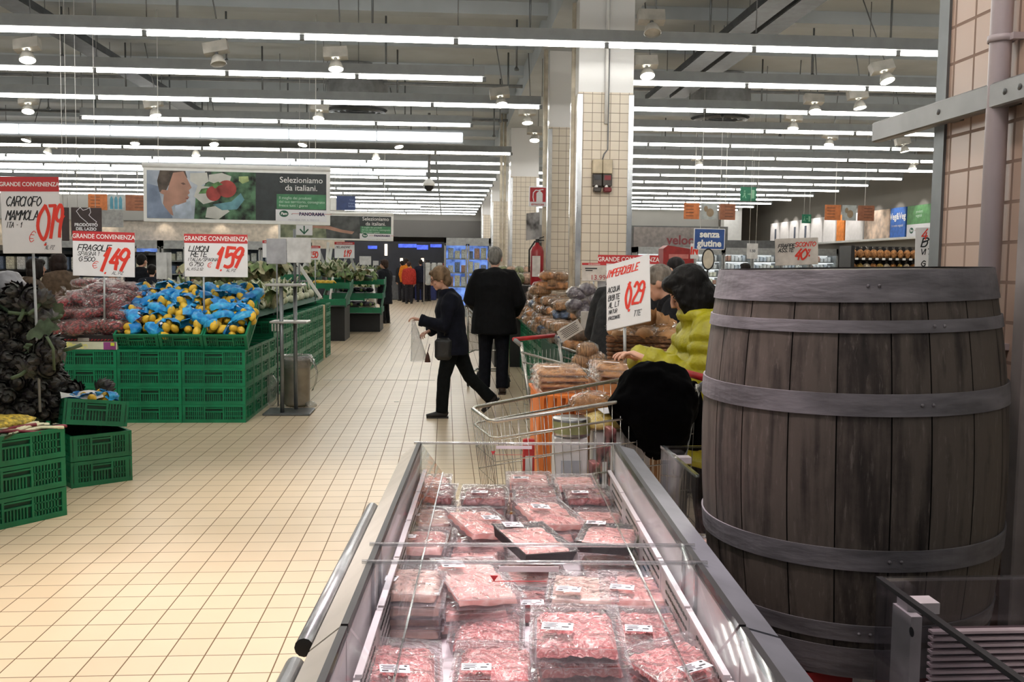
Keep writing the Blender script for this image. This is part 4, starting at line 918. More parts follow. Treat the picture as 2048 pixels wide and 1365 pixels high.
def banner(label, tlp, brp, Y, rz, first, wire=True, frame=None):
    a, b = aty(*tlp, Y), aty(*brp, Y); w = b.x-a.x; h = a.z-b.z
    r = empty('hanging_banner', label, 'banner', ((a.x+b.x)/2, Y, (a.z+b.z)/2), (0, rad(.5), rz))
    MB().rbox((0, 0, 0), (w, .03, h), .006).build('frame', white, r)
    MB().tube([(-w/2-.01, 0, h/2+.02), (w/2, 0, h/2+.02)], .035, 10).build('top_tube', white, r)
    for s in (-.42, .42): MB().tube([(s*w, 0, h/2), (s*w*(1.0), 0, 4.78-r.location.z)], .005, 5).build('wire', white, r)
    X = lambda u: -w/2+u*w
    Z = lambda v: h/2-v*h
    y = -.0165
    MB().box(((X(.02)+X(.98))/2, y+.0005, (Z(.06)+Z(.93))/2), (w*.96, .002, h*.87)).build('print', dkp, r)
    P = lambda pts, m, nm, d: MB().prism([(X(u), Z(v)) for u, v in pts], y-.0010-d*.0009, y-.0005-d*.0009).build(nm, m, r)
    if first:
        P([(.02, .06), (.33, .06), (.33, .93), (.02, .93)], shirt_p, 'printed_coat', 0)
        P([(.24, .06), (.36, .06), (.37, .2), (.33, .3), (.28, .5), (.27, .93), (.60, .93), (.60, .06), (.45, .06)], pr_leaf, 'printed_leaves', .5)
        P([(.09, .06), (.225, .06), (.235, .18), (.215, .28), (.135, .33), (.115, .48), (.085, .45), (.075, .25)], hair_p, 'printed_hair', 2)
        P([(.16, .10), (.215, .07), (.23, .17), (.245, .27), (.258, .36), (.243, .41), (.248, .46), (.236, .50), (.245, .545), (.23, .58), (.228, .66), (.20, .69), (.17, .67), (.15, .72), (.16, .88), (.13, .84), (.105, .66), (.11, .50), (.09, .47), (.10, .41), (.13, .42), (.14, .30)], skin_p, 'printed_face', 3)
        P([(.20, .285), (.214, .27), (.228, .30), (.214, .315)], mat('printed_eye', (104, 78, 70), .6), 'printed_eye', 4)
        P([(.222, .555), (.243, .545), (.236, .58)], mat('printed_lips', (140, 84, 78), .6), 'printed_lips', 4)
        P([(.02, .30), (.08, .35), (.10, .66), (.155, .90), (.155, .93), (.02, .93)], mat('printed_collar_blue', (126, 140, 164), .6, var=.12, vs=5), 'printed_collar', 4)
        P([(.17, .70), (.25, .60), (.265, .93), (.17, .93)], mat('printed_lapel_blue', (176, 188, 204), .6, var=.12, vs=5), 'printed_lapel', 4)
        P([(.25, .10), (.34, .08), (.35, .24), (.30, .34), (.25, .24)], pr_white, 'printed_cloth', 1)
        P([(.35, .12), (.42, .08), (.47, .14), (.46, .26), (.40, .30), (.35, .24)], pr_white, 'printed_fennel', 1.5)
        P([(.29, .32), (.36, .34), (.38, .60), (.32, .66), (.27, .52)], pr_white, 'printed_paper', 1)
        P([(.34, .72), (.42, .66), (.46, .78), (.40, .93), (.33, .9)], pr_white, 'printed_paper', 1)
        P([(.37, .66), (.47, .60), (.52, .44), (.54, .56), (.50, .74), (.42, .76)], pr_blue, 'printed_cloth', 3)
        P([(.31, .38), (.345, .36), (.34, .46), (.295, .47)], mat('printed_green', (88, 128, 76), .6, var=.3), 'printed_leaf', 3)
        P([(.51, .14), (.56, .13), (.565, .22), (.53, .27), (.51, .22)], mat('printed_lime', (160, 176, 120), .6, var=.2), 'printed_leaf', 3)
        for (u, v, ru, rv) in ((.375, .46, .040, .16), (.445, .37, .052, .185)):
            mb = MB(); disc(mb, X(u), Z(v), ru*w, rv*h*.85, y-.004); mb.build('printed_tomato', pr_red, r)
        P([(.36, .30), (.40, .24), (.425, .29), (.40, .32), (.385, .37)], MC['printed_green'], 'printed_leaf', 5)
    else:
        P([(.02, .06), (.48, .06), (.48, .93), (.02, .93)], mat('printed_field', (96, 104, 84), .6, var=.3, vs=6, c2=(150, 156, 128)), 'printed_field', 0)
        P([(.40, .06), (.70, .06), (.72, .93), (.42, .93)], mat('printed_grey_shirt', (74, 76, 76), .6, var=.25, vs=5), 'printed_shirt', 1)
        P([(.28, .46), (.44, .46), (.56, .60), (.66, .66), (.64, .76), (.54, .70), (.42, .58), (.28, .54)], skin_p, 'printed_arm', 2)
        mb = MB(); disc(mb, X(.27), Z(.6), .03*w, .12*h, y-.004); mb.build('printed_tomato', pr_red, r)
    text(r, 'Selezioniamo\nda italiani.', .108*w/2.45, X(.845), Z(.255), y-.004, white, bold=.0004, line=.95)
    MB().box((X(.845), y-.002, Z(.575)), (w*.265, .002, h*.27)).build('green_panel', ban_g, r)
    text(r, 'Il meglio dei prodotti\ndel tuo territorio, consegnato\nfresco tutti i giorni', .050*w/2.45, X(.725), Z(.58), y-.004, mat('banner_pale_text', (190, 214, 196), .5), align='LEFT')
    MB().box((X(.845), y-.002, Z(.83)), (w*.275, .002, h*.215)).build('logo_panel', sgn, r)
    logo(r, X(.752), Z(.80), .80*w/2.45, y-.0035)
    return r
banner('large hanging banner with a woman and red tomatoes', (285, 335), (661, 450), 13.0, rad(-1), True)
banner('smaller hanging banner with an outstretched arm, behind the large one', (556, 427), (787, 482), 20.0, rad(-1), False)
# small hanging and standing signs
def notice(label, px, py, Y, w, h, m=None, foot=.02):
    p = aty(px, py, Y); r = empty('notice_board', label, 'notice', p)
    MB().rbox((0, 0, 0), (w, .01, h), .003).build('sheet', m or mat('notice_white', (196, 196, 196), .6), r)
    MB().tube([(0, .012, h*.3), (0, .012, foot-p.z)], .008, 6).build('stick', greyp, r)
notice('plain grey notice sheet on a stick left of the stand mast', 553, 503, 9.9, .20, .26, mat('notice_grey', (160, 160, 164), .6), .02)
notice('plain pale notice sheet at the stand mast', 598, 501, sp_.y+.185, .24, .25, None, 1.295)
def plain_sign(label, tlp, brp, Y, m, body=None, size=.1, tm=None, name='hanging_sign', wire=True, border=None, rz=0, cat='sign', bold=.004, align='CENTER'):
    a, b = aty(*tlp, Y), aty(*brp, Y); w = b.x-a.x; h = a.z-b.z
    r = empty(name, label, cat, ((a.x+b.x)/2, Y, (a.z+b.z)/2), (0, rad(.5), rz))
    MB().rbox((0, 0, 0), (w, .02, h), .004).build('board', border or m, r)
    if border: MB().box((0, -.0108, 0), (w*.95, .002, h*.93)).build('face', m, r)
    if body: text(r, body, size, 0 if align == 'CENTER' else -w*.42, 0, -.013, tm or white, bold=bold, align=align)
    if wire:
        for s in (-.3, .3): MB().tube([(s*w, 0, h/2), (s*w, 0, 4.78-r.location.z)], .003, 5).build('wire', white, r)
    return r, w, h
r, w, h = plain_sign('blue gluten-free sign with white lettering above the bent shoppers', (1388, 457), (1449, 500), 16, mat('sign_blue', (38, 76, 142), .45), 'senza\nglutine', .155, border=sgn, wire=True, bold=.006)
org = mat('sign_orange', (186, 108, 56), .5); orgd = mat('sign_brown_orange', (140, 86, 58), .5)
def aisle_sign(label, segs, y0, y1, Y, icon):
    a = aty(segs[0], y0, Y); b = aty(segs[-1], y1, Y); r = empty('aisle_sign', label, 'sign', ((a.x+b.x)/2, Y, (a.z+b.z)/2), (0, rad(.4), 0)); h = a.z-b.z
    xs = [aty(s, y0, Y).x-r.location.x for s in segs]
    for k in range(3):
        m = (org, mat('sign_pale', (160, 166, 166), .5), orgd)[k]; c = (xs[2*k]+xs[2*k+1])/2; w = xs[2*k+1]-xs[2*k]
        pn = MB().rbox((c, 0, 0), (w, .02, h), .004).build('panel', m, r)
        if k != 1:
            l = MB()
            for q in range(4): l.box((c+(-.12 if k == 0 else .12)*w, -.011, h*(.3-.2*q)), (w*.5, .002, h*.035))
            l.build('lettering', mat('sign_dim_text', (84, 50, 30), .5), pn)
        else:
            mb = MB()
            if icon == 'bottles':
                for q in (-.28, 0, .28): mb.prism([(c+q*w-.05*w*2, -h*.42), (c+q*w+.05*w*2, -h*.42), (c+q*w+.05*w*2, h*.2), (c+q*w+.03*w, h*.36), (c+q*w-.03*w, h*.36), (c+q*w-.05*w*2, h*.2)], -.012, -.0105)
            else: disc(mb, c+.06*w, -.08*h, .22*w, .26*h, -.012); disc(mb, c-.2*w, .15*h, .12*w, .18*h, -.0125)
            mb.build('picture', mat('printed_bottles', (80, 140, 160), .5) if icon == 'bottles' else mat('printed_beige', (138, 120, 96), .5), pn)
    for s in (xs[0], xs[-1]): MB().tube([(s*.6, 0, h/2), (s*.6, 0, 4.78-r.location.z)], .006, 5).build('wire', white, r)
aisle_sign('orange aisle sign with a beige picture, above the gluten-free sign', (1368, 1399, 1402, 1435, 1438, 1471), 406, 440, 18, 'round')
aisle_sign('orange aisle sign farther right, near the illuminated wall', (1650, 1682, 1685, 1713, 1716, 1749), 410, 442, 21, 'round')
aisle_sign('orange aisle sign with blue bottles, behind the artichoke sign', (176, 214, 216, 248, 251, 300), 388, 422, 24, 'bottles')
exg = mat('exit_green', (18, 104, 76), .5)
def exit_sign(label, tlp, brp, Y):
    r, w, h = plain_sign(label, tlp, brp, Y, exg); b = MB()
    disc(b, -.24*w, .2*h, .05*w, .05*w, -.0125); b.prism([(-.3*w, .1*h), (-.18*w, .1*h), (-.2*w, -.08*h), (-.12*w, -.28*h), (-.18*w, -.3*h), (-.24*w, -.1*h), (-.34*w, -.26*h), (-.38*w, -.22*h), (-.28*w, -.06*h)], -.0125, -.011)
    b.prism([(-.05*w, -.03*h), (.08*w, -.03*h), (.08*w, -.1*h), (.16*w, 0), (.08*w, .1*h), (.08*w, .03*h), (-.05*w, .03*h)], -.0125, -.011); b.prism([(.2*w, -.3*h), (.38*w, -.3*h), (.38*w, .3*h), (.2*w, .3*h)], -.0125, -.011)
    b.build('pictogram', mat('exit_pale', (120, 170, 140), .5), r)
exit_sign('green emergency exit sign hanging high at centre right', (1481, 374), (1512, 403), 20)
exit_sign('small green emergency exit sign before the illuminated wall', (1604, 429), (1622, 447), 27)
r, w, h = plain_sign('brown local-produce sign behind the strawberry sign', (142, 415), (204, 474), 10.6, mat('sign_brown', (62, 50, 50), .5), None, wire=True)
text(r, 'PRODOTTO\nDEL LAZIO', .044, 0, -h*.17, -.013, sgn, bold=.002)
mb = MB(); mb.ribbon([(x_, z_+.035) for x_, z_ in [(-.10, .08), (-.06, .12), (-.03, .09), (.0, .1), (.04, .12), (.05, .07), (.03, .04), (.06, .01), (.11, -.03), (.09, -.06), (.04, -.07), (0, -.03), (-.06, .02), (-.10, .08)]], .006, -.0125); mb.build('map_outline', sgn, r)
plain_sign('brown sign half hidden behind the artichoke sign', (123, 415), (139, 482), 10.6, MC['sign_brown'])
r, w, h = plain_sign('white sign with a green down arrow below the large banner', (592, 450), (625, 471), 15, sgn, None, wire=True)
mb = MB(); mb.ribbon([(0, .06), (0, -.05)], .02, -.013); mb.ribbon([(-.06, .01), (0, -.055), (.06, .01)], .02, -.013); mb.build('arrow', mat('arrow_green', (40, 90, 70), .5), r)
r, w, h = plain_sign('dark blue hanging sign left of the mid aisle above the smaller banner', (673, 392), (711, 421), 23, mat('sign_navy', (42, 62, 112), .5), None); text(r, 'Viini\nacque\nbibite'.replace('ii', 'i'), .07, w*.3, 0, -.013, mat('pale_blue_text', (130, 150, 190), .5))
plain_sign('white blank panel left of the dark blue hanging sign', (661, 395), (672, 421), 23, white)
plain_sign('tall pale grey panel hanging beside the bottle sign', (190, 400), (247, 455), 25.2, mat('panel_pale_grey', (158, 160, 160), .6))
sign('price_sign', 'distant aubergine price tag below the smaller banner', (669, 484), (709, 517), 20.9, hsize=.05, lines=[('MELANZANE', .08, .62, .12, .006, mk_blk, .2)], price=[('1,19', .46, .10, .4, .020, .2, .55)], pole=1.1)
sign('price_sign', 'distant price tag with a red sum left of the aubergine tag', (619, 492), (641, 520), 15.1, hsize=.04, price=[('1,50', .05, .15, .42, .016, .1, .6)], pole=.87)
sign('price_sign', 'price tag half hidden behind the grey notice sheet', (525, 481), (566, 516), 12, hsize=.05, pole=.02)
for i, (x0, y0, x1, y1, Y) in enumerate(((719, 513, 742, 530, 24.3), (746, 522, 757, 531, 24.6), (313, 506, 333, 558, 11.2), (330, 506, 343, 560, 11.4))):
    notice(['white notice board left of the distant shopper with the bag', 'small white notice next to the distant shopper', 'upright pale sheet between the two front price signs', 'narrow pale sheet left of the lemon sign'][i], (x0+x1)/2, (y0+y1)/2, Y, (x1-x0)*Y/FPX, (y1-y0)*Y/FPX, None, 1.0)
# ---- right-hand signs ----
r, w, h = sign('price_sign', 'leaning hand-written water price sign stuck in the wicker basket', (1222, 513), (1290, 658), 5.1, rz=rad(-45), head=None, tilt=rad(-15), lcw=.62,
     lines=[('IMPERDIBILE', .03, .80, .105, .006, mk_red, .35), ('ACQUA', .04, .56, .08, .004, mk_blk, .15), ('BIBITE', .05, .44, .075, .004, mk_blk, .15), ('AL LT', .06, .33, .075, .004, mk_blk, .15), ('NATUR', .06, .24, .055, .003, mk_blk, .15), ('FRIZZANTE', .05, .15, .045, .003, mk_blk, .15), ('lt', .6, .1, .08, .004, mk_blk, .2), ('TTE', .62, .12, .08, .004, mk_gr, .3)],
     price=[('0', .44, .27, .36, .015, .1, .34), ('29', .62, .31, .30, .014, .1, .40), (',', .52, .22, .08, .012, .2, .6)], pole=.95, pole_x=-.03)
r.rotation_mode = 'YXZ'; r.rotation_euler = (rad(-20), rad(-15), rad(-45))
sign('price_sign', 'price sign with a red heading in front of the tiled pillar, half hidden', (1196, 510), (1316, 597), 9.4, hsize=.062, hw=.2,
     lines=[('ACQUA', .14, .62, .13, .007, mk_blk, .2), ('EXA', .14, .46, .13, .007, mk_blk, .2), ('NAT', .14, .3, .12, .007, mk_blk, .2)], price=[('0', .8, .2, .5, .024, .1, .6)], pole=.7, pole_x=.2)
r, w, h = sign('price_sign', 'pale printed price card showing 13.99 in front of the pillar', (1164, 526), (1212, 563), 9.3, head='GRANDE CONVENIENZA', hsize=.03, hw=.12, lines=[], pole=.9, board=mat('card_grey', (196, 190, 184), .5))
text(r, '13.99', .07, .04, -.055, -.006, mat('print_red', (170, 50, 56), .5)); MB().box((-.03, -.005, .035), (.12, .001, .012)).box((-.05, -.005, .015), (.07, .001, .01)).build('small_print', mk_blk, r)
sign('price_sign', 'small price card right of the half hidden red sign', (1312, 528), (1329, 556), 9.8, hsize=.04, price=[('1,69', .08, .15, .5, .012, .1, .5)], pole=.02)
sign('price_sign', 'small white price card before the fridges, red figures, left of the gluten-free sign', (1381, 487), (1397, 518), 17, head=None, price=[('IN', .1, .3, .45, .03, .1, .8)], pole=.02)
sign('price_sign', 'hand-written forty percent discount sign behind the barrel', (1552, 476), (1634, 531), 8.2, rz=rad(-4), head=None, tilt=rad(-2.5), board=mat('sign_offwhite', (206, 198, 192), .5),
     lines=[('FRAPPE', .07, .66, .13, .006, mk_blk, .3), ('ASS.TE', .07, .50, .13, .006, mk_blk, .3), ('SCONTO', .46, .68, .16, .007, mk_red, .25)], price=[('40', .44, .20, .38, .016, .3, .8), ('%', .74, .32, .25, .008, .2, .5)], pole=.02, pole_x=.1)
sign('price_sign', 'white hand-written sign cut off by the near pillar', (1832, 455), (1890, 540), 7.0, rz=rad(0), head=None, tilt=rad(-1), lines=[('B', .18, .55, .2, .010, mk_blk, .3), ('VIT', .17, .36, .13, .007, mk_blk, .2), ('G', .2, .08, .13, .008, mk_blk, .2)], price=[('4', .18, .72, .24, .009, .2, .8)], pole=.02)
plain_sign('plain pale price sheet hanging before the fridge wall', (1494, 487), (1515, 518), 19, MC['notice_white'], '1.50', .07, mk_gr)
r, w, h = plain_sign('red and white fire extinguisher sign on the second pillar', (1058, 373), (1093, 414), 12.9, sgn, None, wire=False, name='wall_sign', cat='safety sign')
MB().box((0, -.0115, .025*h/.28), (w*.88, .003, h*.70)).build('red_panel', mat('safety_red', (172, 34, 44), .5), r)
mb = MB(); mb.prism([(-.02, -.07), (.065, -.07), (.065, .04), (.045, .065), (.0, .065), (-.02, .04)], -.015, -.0135); mb.prism([(.01, .065), (.035, .065), (.035, .085), (.01, .085)], -.015, -.0135)
mb.ribbon([(.02, .082), (-.03, .085), (-.062, .05), (-.066, -.01), (-.055, -.06)], .012, -.015); mb.ribbon([(.02, .088), (.07, .095)], .012, -.015); mb.build('pictogram', sgn, r)
text(r, 'ESTINTORE', .034, 0, -.40*h, -.013, MC['safety_red'], bold=.001)
MB().box((.06, .03, .0), (.02, .05, .1)).build('bracket', greyp, r)
# ================= people =================
skin_m = mat('skin', (206, 158, 136), .5, var=.05, vs=14)
def remesh(o, vox, smooth=2, disp=None, fold=.35):
    m = o.modifiers.new('remesh', 'REMESH'); m.mode = 'VOXEL'; m.voxel_size = vox; m.use_smooth_shade = True
    if smooth: k = o.modifiers.new('smooth', 'SMOOTH'); k.iterations = smooth; k.factor = .5
    if disp:
        t = D.textures.get('folds%.2f' % fold) or D.textures.new('folds%.2f' % fold, 'CLOUDS'); t.noise_scale = fold; t.noise_depth = 2
        d = o.modifiers.new('folds', 'DISPLACE'); d.texture = t; d.strength = disp; d.mid_level = .5; d.texture_coords = 'LOCAL'
    return o
def hand(mb, w, d, n, s=1.0, curl=.8):
    """palm and five fingers from wrist w along d, palm facing n"""
    d = V(d).normalized(); n = V(n); n = (n-d*n.dot(d)).normalized(); sd_ = d.cross(n)
    w = V(w); s *= 1.0
    pc = w+d*.045*s
    mb.tube([w-d*.01, w+d*.02*s, pc, w+d*.085*s], [(.022*s, .018*s), (.030*s, .016*s), (.038*s, .015*s), (.036*s, .012*s)], 10, ref=sd_)
    for k, (o, L) in enumerate(((-.028, .062), (-.0095, .074), (.0095, .070), (.028, .054))):
        p = w+d*.080*s+sd_*o*s; a = 0; pts = [p]; d0 = d; d = (d0+sd_*o*6.5).normalized()
        for q in range(3):
            a += curl*(.55+.12*k*.5); l = L*s*(.45, .32, .23)[q]; p = p+(d*math.cos(a)+n*math.sin(a))*l; pts.append(p)
        mb.tube(pts, [.0082*s, .0076*s, .0070*s, .0058*s], 7, ref=sd_); d = d0
    p = w+d*.025*s-sd_*.030*s; t = (d*.6-sd_*.75+n*.45*curl).normalized(); t2 = (d*.95-sd_*.15+n*.5*curl).normalized()
    mb.tube([p, p+t*.035*s, p+t*.035*s+t2*.030*s, p+t*.035*s+t2*.052*s], [.013*s, .0105*s, .009*s, .007*s], 7)
BASE = dict(pel=(0, 0, .52), wai=(0, .0, .61), che=(0, .0, .73), nek=(0, 0, .825), hea=(0, .012, .925),
            sL=(-.098, 0, .785), eL=(-.13, -.015, .625), wL=(-.125, .035, .475), sR=(.098, 0, .785), eR=(.13, -.015, .625), wR=(.125, .035, .475),
            hL=(-.052, 0, .50), kL=(-.056, .012, .275), aL=(-.058, -.012, .055), hR=(.052, 0, .50), kR=(.056, .012, .275), aR=(.058, -.012, .055), tL=0, tR=0)
def person(label, loc, rz, h, pose, col, hair='short', haircol=(70, 60, 54), vox=.011, hem=.42, bulk=1.0, hy=0, hp=0, puff=False, hood=False, glasses=False, trous=(30, 32, 36), shoe=(28, 26, 26), handn=None, lower=True, curl=.7, skirt=False, collar=True):
    """stands at loc facing local +y; joints are fractions of the height h"""
    P = dict(BASE); P.update(pose); J = {k: (V(v)*h if not isinstance(v, (int, float)) else v) for k, v in P.items()}
    r = empty('person', label, 'person', loc, (0, 0, rz)); f = h
    tag_ = label[:14].replace(' ', '_')
    # body
    b = MB()
    hm = Matrix.Translation(J['hea']) @ Matrix.Rotation(hy, 4, 'Z') @ Matrix.Rotation(hp, 4, 'X') @ Matrix.Scale(h/1.65, 4)
    b.ell((0, -.008, .012), (.072, .092, .098), 18, 14, 0, hm); b.ell((0, .022, -.045), (.054, .068, .068), 14, 10, 0, hm)
    b.ell((0, .070, -.088), (.022, .020, .020), 10, 8, 0, hm); b.ell((0, .055, .03), (.05, .035, .035), 12, 8, 0, hm)
    b.tube([(0, .082, .018), (0, .100, -.012), (0, .106, -.030), (0, .09, -.040)], [.008, .012, .015, .009], 8, 0, hm)
    b.tube([(-.022, .082, -.062), (0, .09, -.060), (.022, .082, -.062)], [.005, .008, .005], 6, 0, hm); b.tube([(-.020, .080, -.072), (0, .087, -.073), (.020, .080, -.072)], [.004, .007, .004], 6, 0, hm)
    for s in (-1, 1): b.ell((s*.074, -.012, -.012), (.010, .022, .034), 8, 8, 0, hm); b.ell((s*.034, .068, -.03), (.02, .016, .018), 8, 6, 0, hm)
    up = (J['nek']-J['che']).normalized()
    b.tube([J['nek']-up*.04*f, J['nek'], J['hea']+hm.to_3x3() @ V((0, -.01, -.05))], [.045*f/1.5, .036*f/1.5, .038*f/1.5], 12)
    tor = [J['pel']-V((0, 0, .03*f)), J['pel'], J['wai'], J['che'], (J['sL']+J['sR'])/2, J['nek']-up*.01*f]
    sw = (J['sR']-J['sL']); sdir = sw.normalized()
    b.tube(tor, [(.08*f, .06*f), (.088*f, .066*f), (.075*f, .055*f), (.085*f, .06*f), (.075*f, .045*f), (.03*f, .03*f)], 14, ref=sdir)
    for s in 'LR':
        b.tube([J['s'+s], J['e'+s], J['w'+s]], [.030*f, .024*f, .016*f], 9)
        b.tube([J['h'+s], J['k'+s], J['a'+s]], [.050*f, .034*f, .022*f], 10)
        d = (J['w'+s]-J['e'+s]).normalized(); n = V(handn) if handn else V((0, .4, -1)) if abs(d.z) < .6 else V((1 if s == 'L' else -1, 0, 0))
        hand(b, J['w'+s], d, n, f/1.62, curl)
    remesh(b.build('body', skin_m, r), .0042 if vox < .0125 else .009 if vox < .02 else vox, 1)
    eye = mat('eye_dark', (40, 32, 30), .2)
    e = MB()
    for s in (-1, 1): e.ell((s*.031, .079, .004), (.010, .006, .006), 8, 6, 0, hm)
    e.build('eyes', eye, r)
    br = MB()
    for s in (-1, 1): br.tube([(s*.015, .086, .022), (s*.032, .085, .027), (s*.050, .074, .022)], .003, 5, 0, hm)
    br.build('eyebrows', mat('hair_%d_%d_%d' % haircol, haircol, .6, spec=.2, var=.2, vs=30, stretch=(1, 1, .2), bump=.4, bs=60), r)
    # hair
    hm_ = MC['hair_%d_%d_%d' % haircol]; hb = MB()
    if hair == 'short':
        hb.ell((0, -.022, .030), (.084, .094, .094), 18, 12, 0, hm); hb.ell((0, -.055, -.02), (.070, .055, .07), 14, 10, 0, hm)
        for s in (-1, 1): hb.ell((s*.068, -.005, .03), (.016, .045, .045), 8, 8, 0, hm)
    elif hair == 'waved':
        hb.ell((0, -.025, .034), (.096, .104, .10), 20, 14, 0, hm, fn=lambda p: 1+.05*nz(p.x*5, p.y*5, p.z*5)); hb.ell((0, -.062, -.03), (.08, .06, .085), 14, 10, 0, hm)
        for s in (-1, 1): hb.ell((s*.072, -.018, .025), (.024, .055, .06), 10, 8, 0, hm)
        hb.ell((0, .045, .082), (.07, .05, .03), 12, 8, 0, hm)
    elif hair == 'bob':
        hb.ell((0, -.02, .03), (.100, .108, .105), 20, 14, 0, hm, fn=lambda p: 1+.03*nz(p.x*8, p.y*8, p.z*2)); hb.ell((0, -.045, -.06), (.096, .085, .10), 16, 12, 0, hm)
        for s in (-1, 1): hb.ell((s*.080, .015, -.05), (.026, .07, .105), 12, 10, 0, hm); hb.tube([(s*.075, .06, .05), (s*.082, .07, -.04), (s*.07, .075, -.12)], [.02, .022, .008], 7, 0, hm)
        hb.ell((0, .06, .075), (.078, .05, .045), 12, 8, 0, hm)
    elif hair == 'cap':
        hb.ell((0, -.012, .050), (.088, .102, .080), 18, 12, 0, hm); hb.ell((0, -.05, -.02), (.07, .05, .06), 12, 8, 0, hm)
    remesh(hb.build('hair', hm_, r), max(.008, vox*.7), 1, .012, .03)
    if glasses:
        g = MB()
        for s in (-1, 1):
            g.tube([(s*.032+.022*math.cos(a), .095, .0+.017*math.sin(a)) for a in [2*pi*i/12 for i in range(12)]], .0025, 5, 0, hm, closed=True)
            g.tube([(s*.055, .094, .004), (s*.078, .06, .006), (s*.080, -.01, .004)], .0025, 5, 0, hm)
        g.tube([(-.01, .097, .004), (.01, .097, .004)], .0025, 5, 0, hm); g.build('glasses', black, r)
    # jacket
    jm = col if not isinstance(col, tuple) else mat('cloth_%d_%d_%d' % col, col, .8, var=.12, vs=20, bump=.2, bs=120, spec=.15)
    j = MB(); k = 1.16*bulk; hz = hem*h-J['pel'].z
    hp_ = J['pel']+V((0, 0, hz)) if not skirt else J['pel']+V((0, 0, hz))
    sh = (J['sL']+J['sR'])/2; path = [hp_, J['pel'], J['wai'], J['che'], sh-up*.0*f, J['nek']-up*.012*f, J['nek']+up*.012*f]
    rad_ = [(.106*f*k, .084*f*k), (.098*f*k, .078*f*k), (.092*f*k, .072*f*k), (.098*f*k, .076*f*k), (.090*f*k, .062*f*k), (.050*f*k, .046*f*k), (.040*f*k, .042*f*k)]
    def densify(pts, rs, n, amp, per):
        q = []; w = []; L = 0
        for i in range(len(pts)-1):
            for t in range(n):
                u = t/n; p = pts[i].lerp(pts[i+1], u); a, b_ = rs[i], rs[i+1]; L += (pts[i+1]-pts[i]).length/n
                g = 1+amp*(abs(math.sin(pi*L/per))-.5); q.append(p)
                w.append(tuple((a[c]+(b_[c]-a[c])*u)*g for c in (0, 1)) if isinstance(a, tuple) else (a+(b_-a)*u)*g)
        q.append(pts[-1]); w.append(rs[-1]); return q, w
    if puff: path, rad_ = densify(path, rad_, 9, .16, .085)
    j.tube(path, rad_, 20, ref=sdir)
    for s in 'LR':
        d = (J['w'+s]-J['e'+s]).normalized(); pts = [J['s'+s]-(J['s'+s]-sh)*.45+up*.008*f, J['s'+s], J['s'+s].lerp(J['e'+s], .3), J['e'+s], J['w'+s]-d*.004]; rs = [.034*f*k, .041*f*k, .045*f*k, .040*f*k, .030*f*k]
        if puff: pts, rs = densify(pts, rs, 8, .24, .075)
        j.tube(pts, rs, 14)
    if collar: j.tube([J['nek']-up*.015*f, J['nek']+up*.022*f], [(.050*f, .050*f), (.047*f, .047*f)], 16, ref=sdir)
    if hood: j.ell(tuple(J['nek']+up*.0*f-V((0, .055*f, 0))), (.085*f, .05*f, .045*f), 16, 10); j.tube([J['nek']+V((.062*f*math.cos(a), .058*f*math.sin(a), .01*f)) for a in [2*pi*i/16 for i in range(16)]], .022*f, 8, closed=True)
    remesh(j.build('jacket', jm, r), vox, 0 if puff else 2, .022 if not puff else .006, .16)
    for s in 'LR':
        d = (J['w'+s]-J['e'+s]).normalized(); MB().tube([J['w'+s]-d*.03, J['w'+s]+d*.004], [.031*f*k, .031*f*k], 14).build('cuff', jm, r)
    if lower:
        tm_ = mat('cloth_%d_%d_%d' % trous, trous, .8, var=.12, vs=20, bump=.2, bs=120, spec=.15); t = MB()
        t.tube([J['pel']+V((0, 0, .05*f)), J['pel'], J['pel']-V((0, 0, .05*f))], [(.088*f, .068*f), (.096*f, .074*f), (.086*f, .07*f)], 14, ref=sdir)
        for s in 'LR': t.tube([J['h'+s], J['h'+s].lerp(J['k'+s], .5), J['k'+s], J['a'+s].lerp(J['k'+s], .4), J['a'+s]+(J['a'+s]-J['k'+s]).normalized()*.018*f], [.058*f, .054*f, .044*f, .042*f, .042*f], 14)
        remesh(t.build('trousers', tm_, r), vox, 2, .014, .12)
        sm_ = mat('shoe_%d_%d_%d' % shoe, shoe, .5, var=.1)
        for s in 'LR':
            T = Matrix.Translation(J['a'+s]) @ Matrix.Rotation(rad(P['t'+s]), 4, 'X') @ Matrix.Translation((0, 0, -.055*h+.0)); m_ = h/1.65
            b = MB(); b.tube([(0, -.065*m_, .035*m_), (0, -.04*m_, .045*m_), (0, .03*m_, .042*m_), (0, .10*m_, .030*m_), (0, .165*m_, .022*m_)], [(.025*m_, .025*m_), (.036*m_, .040*m_), (.037*m_, .038*m_), (.043*m_, .028*m_), (.028*m_, .018*m_)], 12, 0, T, ref=(1, 0, 0))
            b.box((0, .045*m_, .008*m_), (.08*m_, .235*m_, .016*m_), 0, T); b.tube([(0, -.03*m_, .05*m_), (0, -.025*m_, .10*m_)], .042*m_, 10, 0, T); b.build('shoe', sm_, r)
    return r, J
navy = (17, 19, 30)
wf = atz(884, 834)
